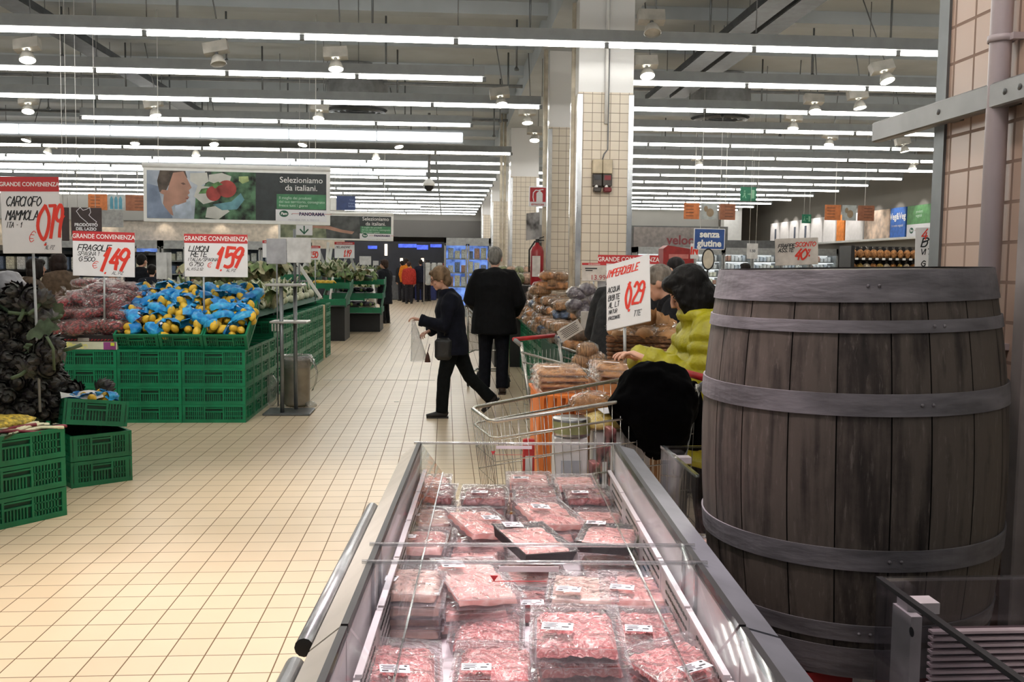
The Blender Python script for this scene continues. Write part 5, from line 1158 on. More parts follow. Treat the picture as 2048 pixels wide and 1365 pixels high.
W1, J1 = person('older woman in navy coat striding left across the aisle, clear bag in hand', (aty(905, 700, wf.y).x, wf.y, 0), pi/2, 1.51,
    dict(pel=(0, 0, .50), wai=(0, .008, .59), che=(0, .02, .70), nek=(0, .040, .815), hea=(0, .085, .905), sL=(-.10, .010, .775), eL=(-.125, .055, .600), wL=(-.10, .205, .640), sR=(.10, .03, .775), eR=(.13, .05, .6), wR=(.06, .15, .56),
         hL=(-.05, 0, .49), kL=(-.052, .055, .265), aL=(-.05, .068, .055), hR=(.05, -.01, .49), kR=(.05, -.115, .255), aR=(.05, -.245, .125), tR=-42), navy, 'waved', (122, 100, 78), vox=.011, hem=.415, bulk=1.12, hp=-.38, glasses=True, trous=(16, 19, 20), shoe=(40, 36, 36), handn=(0, 0, -1), curl=.9)
mf = atz(990, 786)
M1, J2 = person('grey-haired man in black coat seen from behind, pushing a trolley', (mf.x-.02, mf.y, 0), rad(-6), 1.745,
    dict(aL=(-.062, -.01, .055), aR=(.062, -.06, .055), kL=(-.058, .03, .28), kR=(.058, .0, .28), nek=(0, .03, .815), hea=(0, .06, .91), eL=(-.155, .02, .63), wL=(-.12, .16, .57), eR=(.16, .02, .62), wR=(.13, .15, .545)),
    (10, 11, 14), 'short', (112, 110, 106), vox=.012, hem=.40, bulk=1.28, trous=(14, 16, 24), shoe=(58, 44, 36), handn=(0, 0, -1), hp=-.15)
# woman in the yellow puffer
yp = mat('mustard_puffer', (160, 154, 20), .5, var=.07, vs=18, bump=.25, bs=60)
yc = aty(1422, 700, 4.5)
Y1, J3 = person('woman with black bob in a mustard yellow puffer jacket reaching into the basket', (yc.x+.02, 4.5, 0), rad(84), 1.55,
    dict(pel=(0, -.02, .50), wai=(0, -.01, .59), che=(0, .015, .71), nek=(0, .045, .81), hea=(0, .088, .895), sL=(-.105, .03, .775), eL=(-.14, .05, .61), wL=(-.07, .22, .685), sR=(.105, .04, .775), eR=(.13, .09, .62), wR=(.03, .24, .68)),
    yp, 'bob', (12, 11, 12), vox=.008, hem=.36, bulk=1.22, puff=True, hood=True, hp=-.55, trous=(24, 24, 26), handn=(0, 0, -1), curl=.8)
# bending shopper and the man behind
gc = aty(1240, 650, 7.3)
person('shopper in a dark grey coat bending over the produce, seen from behind the water sign', (gc.x+.02, 7.3, 0), rad(-28), 1.62,
    dict(pel=(0, -.06, .52), wai=(0, -.03, .62), che=(0, .05, .72), nek=(0, .14, .80), hea=(.02, .21, .855), sL=(-.12, .10, .775), eL=(-.17, .10, .60), wL=(-.12, .22, .51), sR=(.12, .10, .775), eR=(.16, .12, .61), wR=(.10, .25, .53), hL=(-.05, -.06, .5), hR=(.05, -.06, .5)),
    (46, 46, 48), 'short', (60, 56, 52), vox=.013, hem=.36, bulk=1.28, hp=-.8, trous=(26, 26, 28))
mc = aty(1345, 560, 6.1)
person('grey-haired man in dark coat looking down, behind the woman in yellow', (mc.x+.06, 6.1, 0), rad(66), 1.58, dict(nek=(0, .05, .805), hea=(0, .095, .885), wL=(-.09, .18, .60), eL=(-.14, .03, .62), wR=(.09, .18, .6)), (28, 28, 32), 'short', (128, 120, 112), vox=.013, hem=.38, bulk=1.15, hp=-.45)
bc_ = aty(1353, 520, 9.5)
person('shopper with dark hair farther behind the grey-haired man', (bc_.x, 9.5, 0), rad(30), 1.60, {}, (60, 58, 62), 'cap', (34, 32, 34), vox=.018, hem=.4, bulk=1.1)
# far woman with a white bag
fw = atz(770, 647)
W2, J4 = person('distant woman in black with curly hair holding a white carrier bag', (fw.x+.0, fw.y, 0), rad(62), 1.63, dict(hea=(0, .02, .92), eL=(-.13, -.02, .63), wL=(-.08, .14, .60), wR=(.06, .16, .60), tL=0), (26, 28, 34), 'waved', (54, 40, 34), vox=.018, hem=.30, bulk=1.12, trous=(22, 22, 26))
# group at the far end
for i, (px, ft, c, h_, hc, l) in enumerate(((812, 577, (206, 120, 34), 1.75, (50, 42, 36), 'far shopper in an orange jacket at the end of the aisle'), (818, 580, (168, 56, 48), 1.62, (60, 40, 34), 'far shopper in a red jacket at the end of the aisle'), (841, 578, (30, 32, 46), 1.72, (40, 36, 34), 'far shopper in dark blue at the end of the aisle'), (804, 577, (40, 40, 44), 1.66, (40, 34, 32), 'far shopper in dark grey, leftmost at the end of the aisle'), (855, 579, (26, 26, 30), 1.7, (40, 34, 32), 'far shopper in black, rightmost at the end of the aisle'))):
    Yd = (38, 36.6, 38.3, 39.4, 39.2)[i]; p = aty(px, 560, Yd); person(l, (p.x, Yd, 0), rad(20*i-30), h_, {}, c, 'short', hc, vox=.03, hem=.45, bulk=1.15, trous=(44, 44, 50))
# shoppers beyond the strawberries on the left
for (px, Y, rz, h_, c, hc, hr, l) in ((62, 12.2, -70, 1.54, (84, 70, 58), (34, 28, 26), 'bob', 'shopper in a brown padded coat behind the artichokes, on the left'), (122, 13.4, 50, 1.62, (92, 76, 62), (40, 30, 28), 'bob', 'shopper in a brown coat with dark hair behind the artichokes, on the right'),
        (280, 17.2, -20, 1.66, (24, 26, 32), (30, 28, 28), 'short', 'tall shopper in black behind the strawberry sign'), (303, 16.6, 10, 1.47, (28, 32, 42), (28, 26, 26), 'cap', 'short shopper in black with dark hair between the two front signs'), (232, 16.8, 85, 1.42, (26, 28, 36), (30, 28, 28), 'short', 'shopper in black stooping under the strawberry sign')):
    p = aty(px, 540, Y); person(l, (p.x, Y, 0), rad(rz), h_, dict(hea=(0, .04, .915), wL=(-.1, .15, .6), wR=(.1, .15, .6)), c, hr, hc, vox=.018, hem=.40, bulk=1.25, trous=(26, 26, 30))
p = aty(1492, 530, 20); person('dark-haired shopper before the fridge wall', (p.x, 20, 0), rad(60), 1.60, {}, (40, 36, 40), 'bob', (30, 26, 24), vox=.025, hem=.4, bulk=1.1)

# ---- bags people hold ----
pbag = film('carrier_bag_clear', (240, 240, 240), .08, 1.1, .15, .8, 14, .22); wbag = mat('white_carrier_bag', (206, 200, 192), .5, var=.06, bump=.4, bs=20)
hw = W1.matrix_basis @ (J1['wL']+V((0, .07, -.02)))
o = empty('produce_bag', 'thin clear produce bag hanging from the hand of the woman in navy', 'bag', hw)
MB().grid(lambda u, v: ((.015+.07*v)*math.cos(2*pi*u)+.06*v, (.012+.035*v)*math.sin(2*pi*u), .02-.40*v+.015*nz(u*4, v*5)), 16, 14).build('film', pbag, o)
hb_ = W1.matrix_basis @ V((-.185, .10, .72))
o = empty('handbag', 'dark leather shoulder bag with a tassel worn by the woman in navy', 'handbag', hb_, (0, 0, pi/2))
lea = mat('dark_leather', (34, 34, 34), .45, var=.1, bump=.2, bs=60)
remesh(MB().rbox((0, -.01, -.03), (.075, .17, .22), .03).build('pouch', lea, o), .010, 6)
MB().tube([(.0, -.02, .10), (.02, -.05, .25), (.05, -.04, .38)], .008, 6).build('strap', lea, o)
t = MB().tube([(-.02, .12, .02), (-.03, .14, -.06)], .004, 5).lathe([(.006, -.06), (.02, -.10), (.03, -.155), (0, -.155)], 10, (-.03, .14, 0)).build('tassel', mat('tassel_brown', (74, 44, 36), .6), o)
q = W2.matrix_basis @ (J4['wL']+V((0, .03, -.05)))
o = empty('carrier_bag', 'white carrier bag held by the distant woman in black', 'bag', q)
remesh(MB().ell((0, 0, -.30), (.13, .08, .20), 14, 10, fn=lambda p: 1+.12*nz(p.x*3, p.y*3, p.z*3)).tube([(-.03, 0, -.14), (0, 0, 0), (.03, 0, -.14)], .02, 6).build('sack', wbag, o), .018, 1)
p = aty(246, 580, 11.2); o = empty('carrier_bag', 'small white bag held up among the shoppers below the strawberry sign', 'bag', p)
remesh(MB().ell((0, 0, -.05), (.08, .07, .15), 12, 10, fn=lambda p: 1+.2*nz(p.x*3, p.y*3, p.z*3)).tube([(-.02, 0, .05), (.0, 0, .16)], .022, 6).build('sack', wbag, o), .018, 1)
# ================= trolleys =================
wire_m = mat('chromed_wire', (186, 184, 178), .25, .85, var=.05)
red_pl = mat('red_plastic', (176, 36, 40), .4)
def trolley(label, loc, rz, s=1.0, det=1, hcol=None, zr0=.80, zr1=.98, L=.84):
    """wire shopping trolley: local x from the nose (0) to the handle (L); y across"""
    r = empty('shopping_trolley', label, 'shopping trolley', loc, (0, 0, rz)); r.scale = (s, s, s)
    W0, W1_ = .19, .27; zb0, zb1 = .40, .46
    def P(x, side, t):   # t 0 bottom .. 1 rim
        u = x/L; w = (W0+(W1_-W0)*u)*(.86+.14*t); zb = zb0+(zb1-zb0)*u; zr = zr0+(zr1-zr0)*u; return (x-(.05*(1-t) if False else 0)+.06*(1-t)*(1-u), side*w, zb+(zr-zb)*t)
    rim = MB(); rim.tube([P(L, -1, 1), P(0.02, -1, 1), P(0, -.8, 1), P(0, .8, 1), P(.02, 1, 1), P(L, 1, 1)], .0085, 8)
    rim.tube([P(L, -1, .86), P(0.02, -1, .86), P(0, -.8, .86), P(0, .8, .86), P(.02, 1, .86), P(L, 1, .86)], .005, 6)
    rim.build('rim', wire_m, r)
    b = MB(); rw = .0016
    for t in (0, .22, .45, .66): b.tube([P(L, -1, t), P(0, -1, t), P(0, 1, t), P(L, 1, t)], .0028 if t else .005, 6)
    n = 24
    for i in range(n+1):
        x = L*i/n
        for sd_ in (-1, 1): b.tube([P(x, sd_, 0), P(x, sd_, 1)], rw, 5)
        b.tube([P(x, -1, 0), P(x, 1, 0)], rw, 5)
    for i in range(11):
        sd_ = -1+2*i/10; b.tube([P(0, sd_, 0), P(0, sd_, 1)], rw, 5); b.tube([P(0, sd_, 0), P(L, sd_, 0)], rw, 5)
        b.tube([P(L, sd_, 0), P(L, sd_, 1)], rw, 5)
    b.build('basket', wire_m, r)
    c = MB()
    for sd_ in (-1, 1):
        c.tube([(L+.02, sd_*.25, 1.02), (L-.06, sd_*.25, .60), (L-.12, sd_*.25, .16), (L-.2, sd_*.26, .13), (.12, sd_*.18, .16)], .013, 8)
        c.tube([(L-.14, sd_*.25, .42), (.2, sd_*.2, .41)], .010, 8)
    c.tube([(.14, -.18, .16), (.14, .18, .16)], .010, 8); c.tube([(L-.12, -.25, .2), (L-.12, .25, .2)], .010, 8); c.build('frame', wire_m, r)
    h = MB().tube([(L+.07, -.27, 1.04), (L+.07, .27, 1.04)], .016, 12).build('handle', hcol or red_pl, r)
    hh = MB()
    for sd_ in (-1, 1): hh.tube([(L+.02, sd_*.25, 1.0), (L+.07, sd_*.265, 1.04)], .016, 8)
    hh.build('handle_bracket', greyp, r)
    for x, y in ((.14, .17), (.14, -.17), (L-.14, .25), (L-.14, -.25)):
        w = MB().lathe([(.0, -.014), (.055, -.014), (.062, -.008), (.062, .008), (.055, .014), (0, .014)], 16, T=Matrix.Translation((x+.02, y, .063)) @ Matrix.Rotation(pi/2, 4, 'X')).build('wheel', black, r)
        MB().tube([(x, y, .16), (x, y, .12), (x+.02, y+.02, .07)], .008, 6).tube([(x, y, .12), (x+.02, y-.02, .07)], .008, 6).build('fork', darksteel, w)
    return r
# foreground trolley: nose toward the aisle, handle under the black coat
slic = mat('sliced_bread', (150, 112, 76), .6, var=.3, vs=30, stretch=(6, 1, 1))
nose_n, nose_f = aty(983, 850, 3.72), aty(942, 815, 4.10)
tc_ = (nose_n+nose_f)/2
trz = rad(10.6)
TRO = trolley('wire shopping trolley with groceries beyond the far meat case, black coat on its handle', (tc_.x, tc_.y, 0), trz, 1.0, zr0=.88, zr1=1.0)
trl = TRO.matrix_basis
def tpt(x, y, z): return trl @ V((x, y, z))
coat_m = mat('black_wool', (3, 3, 4), .95, var=.1, spec=.05)
co = empty('black_coat', 'black coat bundled over the trolley handle beside the woman in yellow', 'coat', (0, 0, 0))
rings = [(728, 1283, 1318), (738, 1248, 1352), (752, 1234, 1368), (772, 1230, 1384), (798, 1216, 1393), (812, 1224, 1396), (838, 1240, 1398), (862, 1262, 1394), (880, 1286, 1388), (895, 1318, 1384), (905, 1345, 1376)]
pts = []; rs = []
for (y, a, b_) in rings:
    p, q = aty(a, y, 3.85), aty(b_, y, 3.85); pts.append((p+q)/2); rs.append(((q.x-p.x)/2, .06+.12*math.sin(pi*(y-720)/190)))
remesh(MB().tube(pts, rs, 24, ref=(1, 0, 0)).build('coat_body', coat_m, co), .012, 2, .05, .10)
p, q = aty(1370, 770, 3.9), aty(1392, 900, 3.9)
remesh(MB().tube([p, p.lerp(q, .5)+V((.02, 0, 0)), q], [.05, .055, .045], 12).build('sleeve', coat_m, co), .012, 2, .02, .10)
# groceries in the foreground trolley
kraft = mat('kraft_paper', (186, 140, 96), .6, var=.14, bump=.3, bs=30); wbox = mat('white_carton', (222, 222, 224), .5, var=.03); bread_m = mat('bread_crust', (176, 122, 72), .6, var=.25, vs=22, bump=.4, bs=50)
pale_g = mat('pale_green_label', (150, 154, 110), .5, var=.1); yel_p = mat('yellow_packet', (222, 190, 60), .4, var=.15, vs=20, c2=(240, 224, 150))
glossy_bag = film('clear_food_bag', (255, 252, 246), .06, 1.1, .08, .9, 20, .03)
def goods(name, label, cat, build, loc, rz=0, rot=None, group='groceries in the front trolley'):
    r = empty(name, label, cat, loc, rot or (0, 0, rz), group); build(r); return r
def bag_of(r, m, rx, ry, rz_, nm='contents', seed=1):
    MB().ell((0, 0, rz_), (rx, ry, rz_), 16, 10, fn=lambda p: 1+.14*nz(p.x*3+seed, p.y*3, p.z*3)).build(nm, m, r)
    MB().ell((0, 0, rz_*1.05), (rx*1.1, ry*1.1, rz_*1.12), 14, 10, fn=lambda p: 1+.16*nz(p.x*4, p.y*4+seed, p.z*4)).build('clear_bag', glossy_bag, r)
def carton(w, d, h, m, lm):
    def f(r): MB().rbox((0, 0, h/2), (w, d, h), .004).build('box', m, r); MB().box((0, -d/2-.001, h*.5), (w*.6, .002, h*.45)).build('printed_label', lm, r)
    return f
goods('paper_bread_bag', 'bread in a clear bag at the nose of the front trolley', 'bread', lambda r: bag_of(r, bread_m, .09, .07, .06, 'loaf', 2), tpt(.10, .02, .43))
goods('salad_bag', 'pale salad bag in the nose of the front trolley', 'bag', lambda r: bag_of(r, mat('salad_pale', (180, 184, 150), .5, var=.25, vs=30), .10, .06, .09, 'salad', 3), tpt(.22, -.10, .43))
goods('red_pack', 'red and white packet standing near the nose of the front trolley', 'packet', carton(.05, .03, .26, mat('red_packet', (190, 48, 46), .4), wbox), tpt(.225, .06, .50))
goods('white_carton', 'white milk carton, in front, in the middle of the front trolley', 'carton', carton(.14, .10, .35, wbox, mat('grey_print', (170, 176, 186), .5)), tpt(.37, -.06, .44))
goods('white_carton', 'white carton behind the tin in the front trolley', 'carton', carton(.13, .12, .37, wbox, mat('pale_green_label')), tpt(.54, -.05, .44))
goods('tall_carton', 'tall white box by the coat in the front trolley', 'carton', carton(.11, .10, .33, wbox, MC['grey_print']), tpt(.665, -.06, .45))
goods('round_tin', 'round green-labelled tin on a white carton in the front trolley', 'tin', lambda r: (MB().lathe([(0, 0), (.078, 0), (.08, .004), (.08, .07), (.078, .074), (0, .074)], 24).build('tin', steel, r), MB().lathe([(.0808, .012), (.0808, .062)], 24).build('tin_label', MC['pale_green_label'], r)), tpt(.38, -.05, .792))
goods('yellow_packet', 'clear and yellow packet lying on top of the front trolley groceries', 'packet', lambda r: (bag_of(r, yel_p, .13, .09, .035, 'contents', 6), MB().box((.02, -.02, .082), (.11, .08, .002)).build('white_label', lab_m, r)), tpt(.545, -.04, .815), rot=(.12, -.1, .2))
goods('clear_bread_bag', 'crinkled clear bag of rolls on the front trolley, left of the yellow packet', 'bread', lambda r: bag_of(r, bread_m, .10, .08, .05, 'rolls', 7), tpt(.52, .08, .85), .4)
for i in range(3):
    goods('meat_packet', f'striped packet of sliced meat standing in the front trolley, {ORD[i]} from left', 'packet', carton(.03, .08, .24, mat('striped_packet', (150, 96, 96), .4, var=.5, vs=14), wbox), tpt(.44+.035*i, -.17, .46+.07*i), .1)
wn = empty('trolley_flap', 'red-edged plastic child flap across the front trolley basket', 'flap', tpt(.16, -.215, .62), (0, 0, trz))
MB().box((0, 0, 0), (.19, .004, .008)).tube([(-.02, 0, 0), (.0, -.002, .02), (.03, -.002, .006)], .004, 5).build('flap_edge', redm, wn)
# man's trolley and the bent shopper's trolley
trolley("trolley pushed by the man in black, seen past his legs", (mf.x+.02, mf.y+1.25, 0), rad(-96), 1.0)
tb = atz(1165, 860); trolley('small trolley with a red handle between the bread crates and the bent shopper', (1.30, 6.2, 0), rad(140), .95, zr0=.80, zr1=.95)
pp_ = empty('price_list_sheet', 'white printed sheet clipped to the small trolley with the red handle', 'paper', aty(1140, 662, 6.5), (rad(25), rad(-32), 0))
MB().rbox((0, 0, 0), (.17, .003, .10), .001).build('sheet', white, pp_)
l = MB()
for k in range(6): l.box((0, -.0022, .036-.013*k), (.13-.02*(k % 2), .001, .004))
l.build('printing', ink, pp_)
for i, (px, py) in enumerate(((1175, 700), (1190, 718), (1165, 722))):
    goods('rusk_bag', f'bag of small rusks in the small trolley, {["upper", "right", "left"][i]} one', 'bread', lambda r: bag_of(r, slic, .075, .06, .055, 'rusks', i), aty(px, py, 6.35)-V((0, 0, .06)), group='bags in the small trolley')

gb = empty('grey_plastic_bag', 'crumpled grey plastic bag behind the artichoke crown at the photo edge', 'bag', aty(14, 572, 7.4))
remesh(MB().ell((0, 0, 0), (.14, .10, .11), 14, 10, fn=lambda p: 1+.2*nz(p.x*3, p.y*3, p.z*3)).build('sack', mat('grey_bag', (140, 140, 146), .4, var=.15, bump=.4, bs=20), gb), .015, 1, .03, .08)
tag(MB().box((-3.45, 7.4, .65), (.3, .3, 1.3)).build('bag_support', MC['dark_green_core']), 'dark crate tower supporting the grey bag behind the artichokes', 'support')
# ================= bread tables on the right =================
for j in range(11):
    y = 8.3+.615*j
    if j in (3, 4, 8) and False: continue
    for k in range(4): crate((1.30, y+1.0, k*CH), pi/2, f'dark green crate, {LAY[k]}, {ORD[j]} stack along the aisle under the bread packs', None, None, 'crates under the bread')
tag(MB().box((2.35, 12.2, .35), (1.2, 7.2, .70)).build('bread_table', MC['table_dark_green']) if False else MB().box((1.27, 12.4, .715), (.42, 6.6, .02)).build('bread_table', MC['table_dark_green']), 'dark board under the bread packs along the aisle', 'table')
tag(MB().box((1.55, 9.35, .36), (1.0, 1.9, .70)).build('bread_table', MC['table_dark_green']), 'dark table in front of the pillar carrying bread packs', 'table')
def pack(seed, m, rx, ry, rz_):
    r = empty('bread_pack', 'x', 'bread', group='wrapped bread packs heaped along the right side')
    MB().rbox((0, 0, rz_), (rx*2, ry*2, rz_*2), .02).build('bread', m, r)
    MB().ell((0, 0, rz_), (rx*1.38, ry*1.38, rz_*1.5), 14, 10, fn=lambda p: 1+.10*nz(p.x*4+seed, p.y*4, p.z*4)).build('clear_bag', glossy_bag, r)
    MB().box((0, -.2*ry, rz_*2.02+.004), (rx*.8, ry*.6, .002)).build('label', mat('bread_label', (190, 160, 130), .5), r)
    return Kind(r)
dkb = mat('dark_bread', (98, 72, 54), .6, var=.3, vs=25); blu = mat('blue_bread_pack', (70, 92, 130), .45, var=.5, vs=12)
BP = [pack(1, bread_m, .12, .08, .045), pack(2, slic, .11, .09, .05), pack(3, dkb, .10, .08, .045), pack(4, blu, .10, .08, .05)]
n = 0
for row in range(14):
    y = 8.6+row*.42
    for i in range(4 if y > 10.2 else 6):
        if 10.3 < y < 11.1 and i > 0 or 12.9 < y < 13.75 and i > 0: continue
        for lv in range(3 if y < 10.2 else 4):
            x = 1.16+i*.19+.04*lv; z = .73+lv*.10
            if y < 10.2 and lv == 2 and i < 1: continue
            kk = (n*7+row) % 11; kk = 0 if kk < 4 else 1 if kk < 7 else 2 if kk < 10 else 3; n += 1
            BP[kk].put((x+random.uniform(-.03, .03), y+random.uniform(-.05, .05), z), (random.uniform(-.12, .12), random.uniform(-.15, .15), random.uniform(-.5, .5)),
                f'{["pale roll", "sliced bread", "dark bread", "blue bread"][kk]} pack, {["lowest", "second", "third", "top"][lv]} layer, {ORD[row]} row of the bread table, {ORD[i]} from the aisle')
for i, (px, py) in enumerate(((1092, 580), (1110, 574), (1125, 580), (1080, 590), (1100, 560), (1118, 562))):
    BP[i % 2].put(aty(px, py, 11.9), (0, 0, .2*i), f'bread pack high on the pile left of the pillar, {ORD[i]} of the top ones', 1.1)
dnet = mat('dark_net_pack', (60, 54, 76), .35, var=.6, vs=18, c2=(150, 150, 168), bump=.4, ramp=(.4, .75))
for i, (px, py) in enumerate(((1155, 590), (1175, 582), (1150, 612), (1172, 606), (1188, 598), (1165, 620))):
    r = empty('dark_bag', f'dark purple and clear wrapped bag at the foot of the pillar, {ORD[i]} of the cluster', 'bag', aty(px, py, 9.2), (.2*i, .3, i), 'dark wrapped bags by the pillar')
    MB().ell((0, 0, 0), (.11, .09, .07), 14, 10, fn=lambda p: 1+.2*nz(p.x*3+i, p.y*3, p.z*3)).build('contents', dnet, r); MB().ell((0, 0, .0), (.12, .10, .08), 12, 8, fn=lambda p: 1+.2*nz(p.x*4+i, p.y*3, p.z*3)).build('wrap', glossy_bag, r)
wb = empty('white_price_stand', 'plain pale card box right of the dark bags by the pillar', 'card', aty(1175, 645, 8.6)); MB().rbox((0, 0, 0), (.12, .06, .2), .004).build('card', MC['card_grey'], wb)
# salad bags beyond the second pillar, extinguisher
SB = []
for s_, m in ((1, mat('salad_bag_green', (120, 130, 92), .5, var=.4, vs=24)), (2, mat('salad_bag_pink', (186, 150, 130), .5, var=.3, vs=24))):
    r = empty('salad_bag', 'x', 'salad bag', group='salad bags on the dark shelf'); bag_of(r, m, .11, .08, .08, 'salad', s_); SB.append(Kind(r))
sh = empty('dark_shelf', 'dark stepped shelf of salad bags beyond the second pillar', 'shelf', (1.12, 14.2, 0))
MB().box((.1, .2, .60), (1.0, .9, 1.2)).build('body', black, sh); MB().box((0.1, -.30, .86), (1.0, .3, .02)).build('ledge', black, sh)
for i in range(12):
    p = aty(1006+(i % 6)*16, 528-8*(i//6)+(i % 3), 14.2+.35*(i//6)); SB[i % 2].put((p.x, p.y, 1.21+.10*(i//6)), (0, 0, i), f'clear salad bag on the dark shelf top, {ORD[i % 6]} from left, {"front" if i < 6 else "back"} row', 1.1)
for i in range(4):
    goods('wrapped_loaf', f'blue and white wrapped pack on the dark shelf ledge, {ORD[i]} from left', 'bread', lambda r: MB().rbox((0, 0, .07), (.18, .12, .14), .02).build('wrapper', blu if i % 2 else wbox, r) and MB().box((0, -.061, .05), (.12, .002, .05)).build('label', kraft, r), (.80+.22*i, 13.82, .87), group='wrapped packs on the dark ledge')
fe = empty('fire_extinguisher', 'red fire extinguisher with a tag hanging on the second pillar', 'fire extinguisher', aty(1074, 530, 12.9)); fr = mat('extinguisher_red', (150, 24, 34), .35)
MB().lathe([(0, -.28), (.085, -.28), (.09, -.26), (.09, .18), (.07, .24), (.03, .27), (.025, .30), (0, .30)], 18).build('cylinder', fr, fe)
MB().box((0, 0, .33), (.05, .05, .06)).tube([(0, -.02, .35), (.09, -.03, .38)], .008, 6).tube([(0, -.02, .33), (.09, -.03, .33)], .008, 6).build('valve', black, fe)
MB().tube([(-.03, 0, .32), (-.11, -.02, .2), (-.11, -.03, -.1)], .012, 7).build('hose', black, fe)
MB().box((-.02, -.095, -.02), (.11, .004, .28)).build('inspection_tag', mat('tag_paper', (206, 200, 196), .6), fe)
po = empty('wall_poster', 'curled grey notice taped to the second pillar under the extinguisher sign', 'notice', aty(1066, 455, 12.8), (0, 0, rad(35)))
MB().grid(lambda u, v: ((u-.5)*.24, .03*math.sin(u*3), (v-.5)*.36+.03*u), 6, 6).build('paper', mat('notice_photo_grey', (140, 140, 142), .6, var=.4, vs=6), po)
# electrics on the main pillar
eb = empty('electric_box', 'pair of socket boxes under a pale junction box on the tiled pillar', 'socket box', aty(1204, 360, 10.36))
gcase = mat('socket_beige', (196, 184, 160), .5); sk = mat('socket_dark', (70, 66, 64), .5, var=.15)
for s in (-1, 1):
    MB().rbox((s*.055, 0, .14), (.105, .09, .15), .006).build('junction_box', gcase, eb)
    q = MB().rbox((s*.055, 0, -.005), (.10, .08, .13), .006).build('socket', sk, eb); MB().box((s*.055, -.042, .02), (.07, .006, .05)).build('window', mat('window_dark', (40, 40, 44), .2) if s < 0 else mat('socket_red', (120, 40, 50), .4), q)
    MB().rbox((s*.055, -.02, -.11), (.085, .1, .05), .01).build('plug_housing', sk if s < 0 else MC['socket_red'], eb); MB().ell((s*.055-.01, -.03, -.075), (.02, .02, .02), 8, 6).build('plug_ring', white, eb)
MB().tube([(.0, .02, .21), (.02, .02, .28), (.06, .02, .33), (.06, .02, 1.6)], .008, 6).build('cable', greyp, eb)
cd2 = empty('cable_conduit', 'white conduit pipe running down the middle of the tiled pillar', 'conduit', aty(1211, 300, 10.37))
MB().tube([(0, 0, .28), (0, 0, 2.2)], .02, 8).build('pipe', white, cd2)
for i, (px, Y) in enumerate(((1146, 10.7), (1090, 13.0), (1010, 20.2), (1003, 20.0))):
    p = aty(px, 300, Y); tag(MB().tube([(0, 0, 0), (0, 0, 4.7)], .03, 8).build('pipe', mat('cream_pipe', (200, 190, 172), .5), None, (p.x, p.y, 0)), ['pale pipe along the left edge of the main tiled pillar', 'pale pipe along the left edge of the second pillar', 'pale pipe at the third pillar, right of the two', 'pale pipe at the third pillar, left of the two'][i], 'pipe')
# ================= focaccia stand and wicker basket =================
fs = empty('focaccia_stand', 'tall orange cardboard stand under the focaccia packs', 'display stand', (.78, 4.95, 0))
och = mat('orange_cardboard', (214, 118, 50), .6, var=.06, stretch=(12, 12, .3))
b = MB()
for i in range(6): b.box((-.30+.045*i, -.25, .42), (.026, .02, .84))
b.box((-.19, .0, .42), (.24, .48, .84)).build('column', och, fs); MB().box((.13, .02, .42), (.40, .44, .84)).build('plain_column', mat('brown_cardboard', (150, 112, 80), .7, var=.1), fs); MB().box((.0, 0, .845), (.64, .52, .012)).build('top_board', och, fs)
foc = mat('focaccia_crust', (196, 146, 98), .6, var=.22, vs=20, bump=.6, bs=26, c2=(118, 74, 50), ramp=(.46, .72))
def focaccia():
    r = empty('focaccia_pack', 'x', 'focaccia', group='packs of focaccia on the orange stand')
    MB().grid(lambda u, v: ((u-.5)*.25, (v-.5)*.30, .032*min(1, min(u, 1-u, v, 1-v)*12+.1)+.004*math.sin(u*30)*math.sin(v*30)), 22, 22).rbox((0, 0, .008), (.25, .30, .014), .004).build('bread', foc, r)
    MB().grid(lambda u, v: ((u-.5)*.29, (v-.5)*.35, .040*min(1, min(u, 1-u, v, 1-v)*10)+.005*nz(u*6, v*6)), 14, 14).build('clear_wrap', glossy_bag, r)
    MB().box((-.05, -.11, .044), (.08, .03, .001)).build('label', lab_m, r); return Kind(r)
FK = focaccia()
for c, nm in ((-.155, 'left'), (.155, 'right')):
    for k in range(4 if c < 0 else 3):
        FK.put((.76+c+random.uniform(-.01, .01), 4.95+random.uniform(-.02, .02), .85+.030*k+(0 if c < 0 else .05)), (0, rad(3)*(c > 0), random.uniform(-.06, .06)), f'wrapped focaccia in the {nm} pile on the orange stand, '+('top of the pile' if k == (3 if c < 0 else 2) else f'{ORD[k]} from the bottom'))
tag(MB().box((.92, 4.95, .876), (.28, .34, .044)).build('kraft_tray', kraft), 'low brown card tray under the right focaccia pile', 'tray')
FK.put((.72, 4.60, .80), (rad(-14), 0, .1), 'wrapped focaccia sliding down the front of the orange stand'); FK.put((.86, 4.62, .77), (rad(-16), 0, -.1), 'second wrapped focaccia low at the front of the orange stand, right')
wick = mat('wicker', (120, 84, 56), .6, var=.35, vs=40, bump=.6, bs=60, stretch=(1, 1, 3))
wbx = aty(1288, 735, 5.35); WB = empty('wicker_basket', 'brown wicker basket of paper-wrapped bread before the woman in yellow', 'basket', (wbx.x, 5.35, .93), (0, 0, rad(-14)))
bk = MB(); n = 12
for k in range(7):
    z = .012+.024*k; g_ = 1+.05*k/6
    q = [(sx*.19*g_+(0), sy*.15*g_) for sx, sy in ((-1, -1), (1, -1), (1, 1), (-1, 1))]; pts = []
    for i in range(4):
        a, b_ = V(q[i]), V(q[(i+1) % 4])
        for t in range(14): u = t/14; p = a.lerp(b_, u); o_ = .006*math.sin(t*pi+k*pi+.8); pts.append((p.x*(1+o_), p.y*(1+o_*2), z))
    bk.tube(pts, .012, 6, closed=True)
bk.box((0, 0, .008), (.38, .30, .012)).build('weave', wick, WB)
MB().tube([(-.2, -.16, .175), (.2, -.16, .175), (.2, .16, .175), (-.2, .16, .175)], .014, 8, closed=True).build('rim', wick, WB)
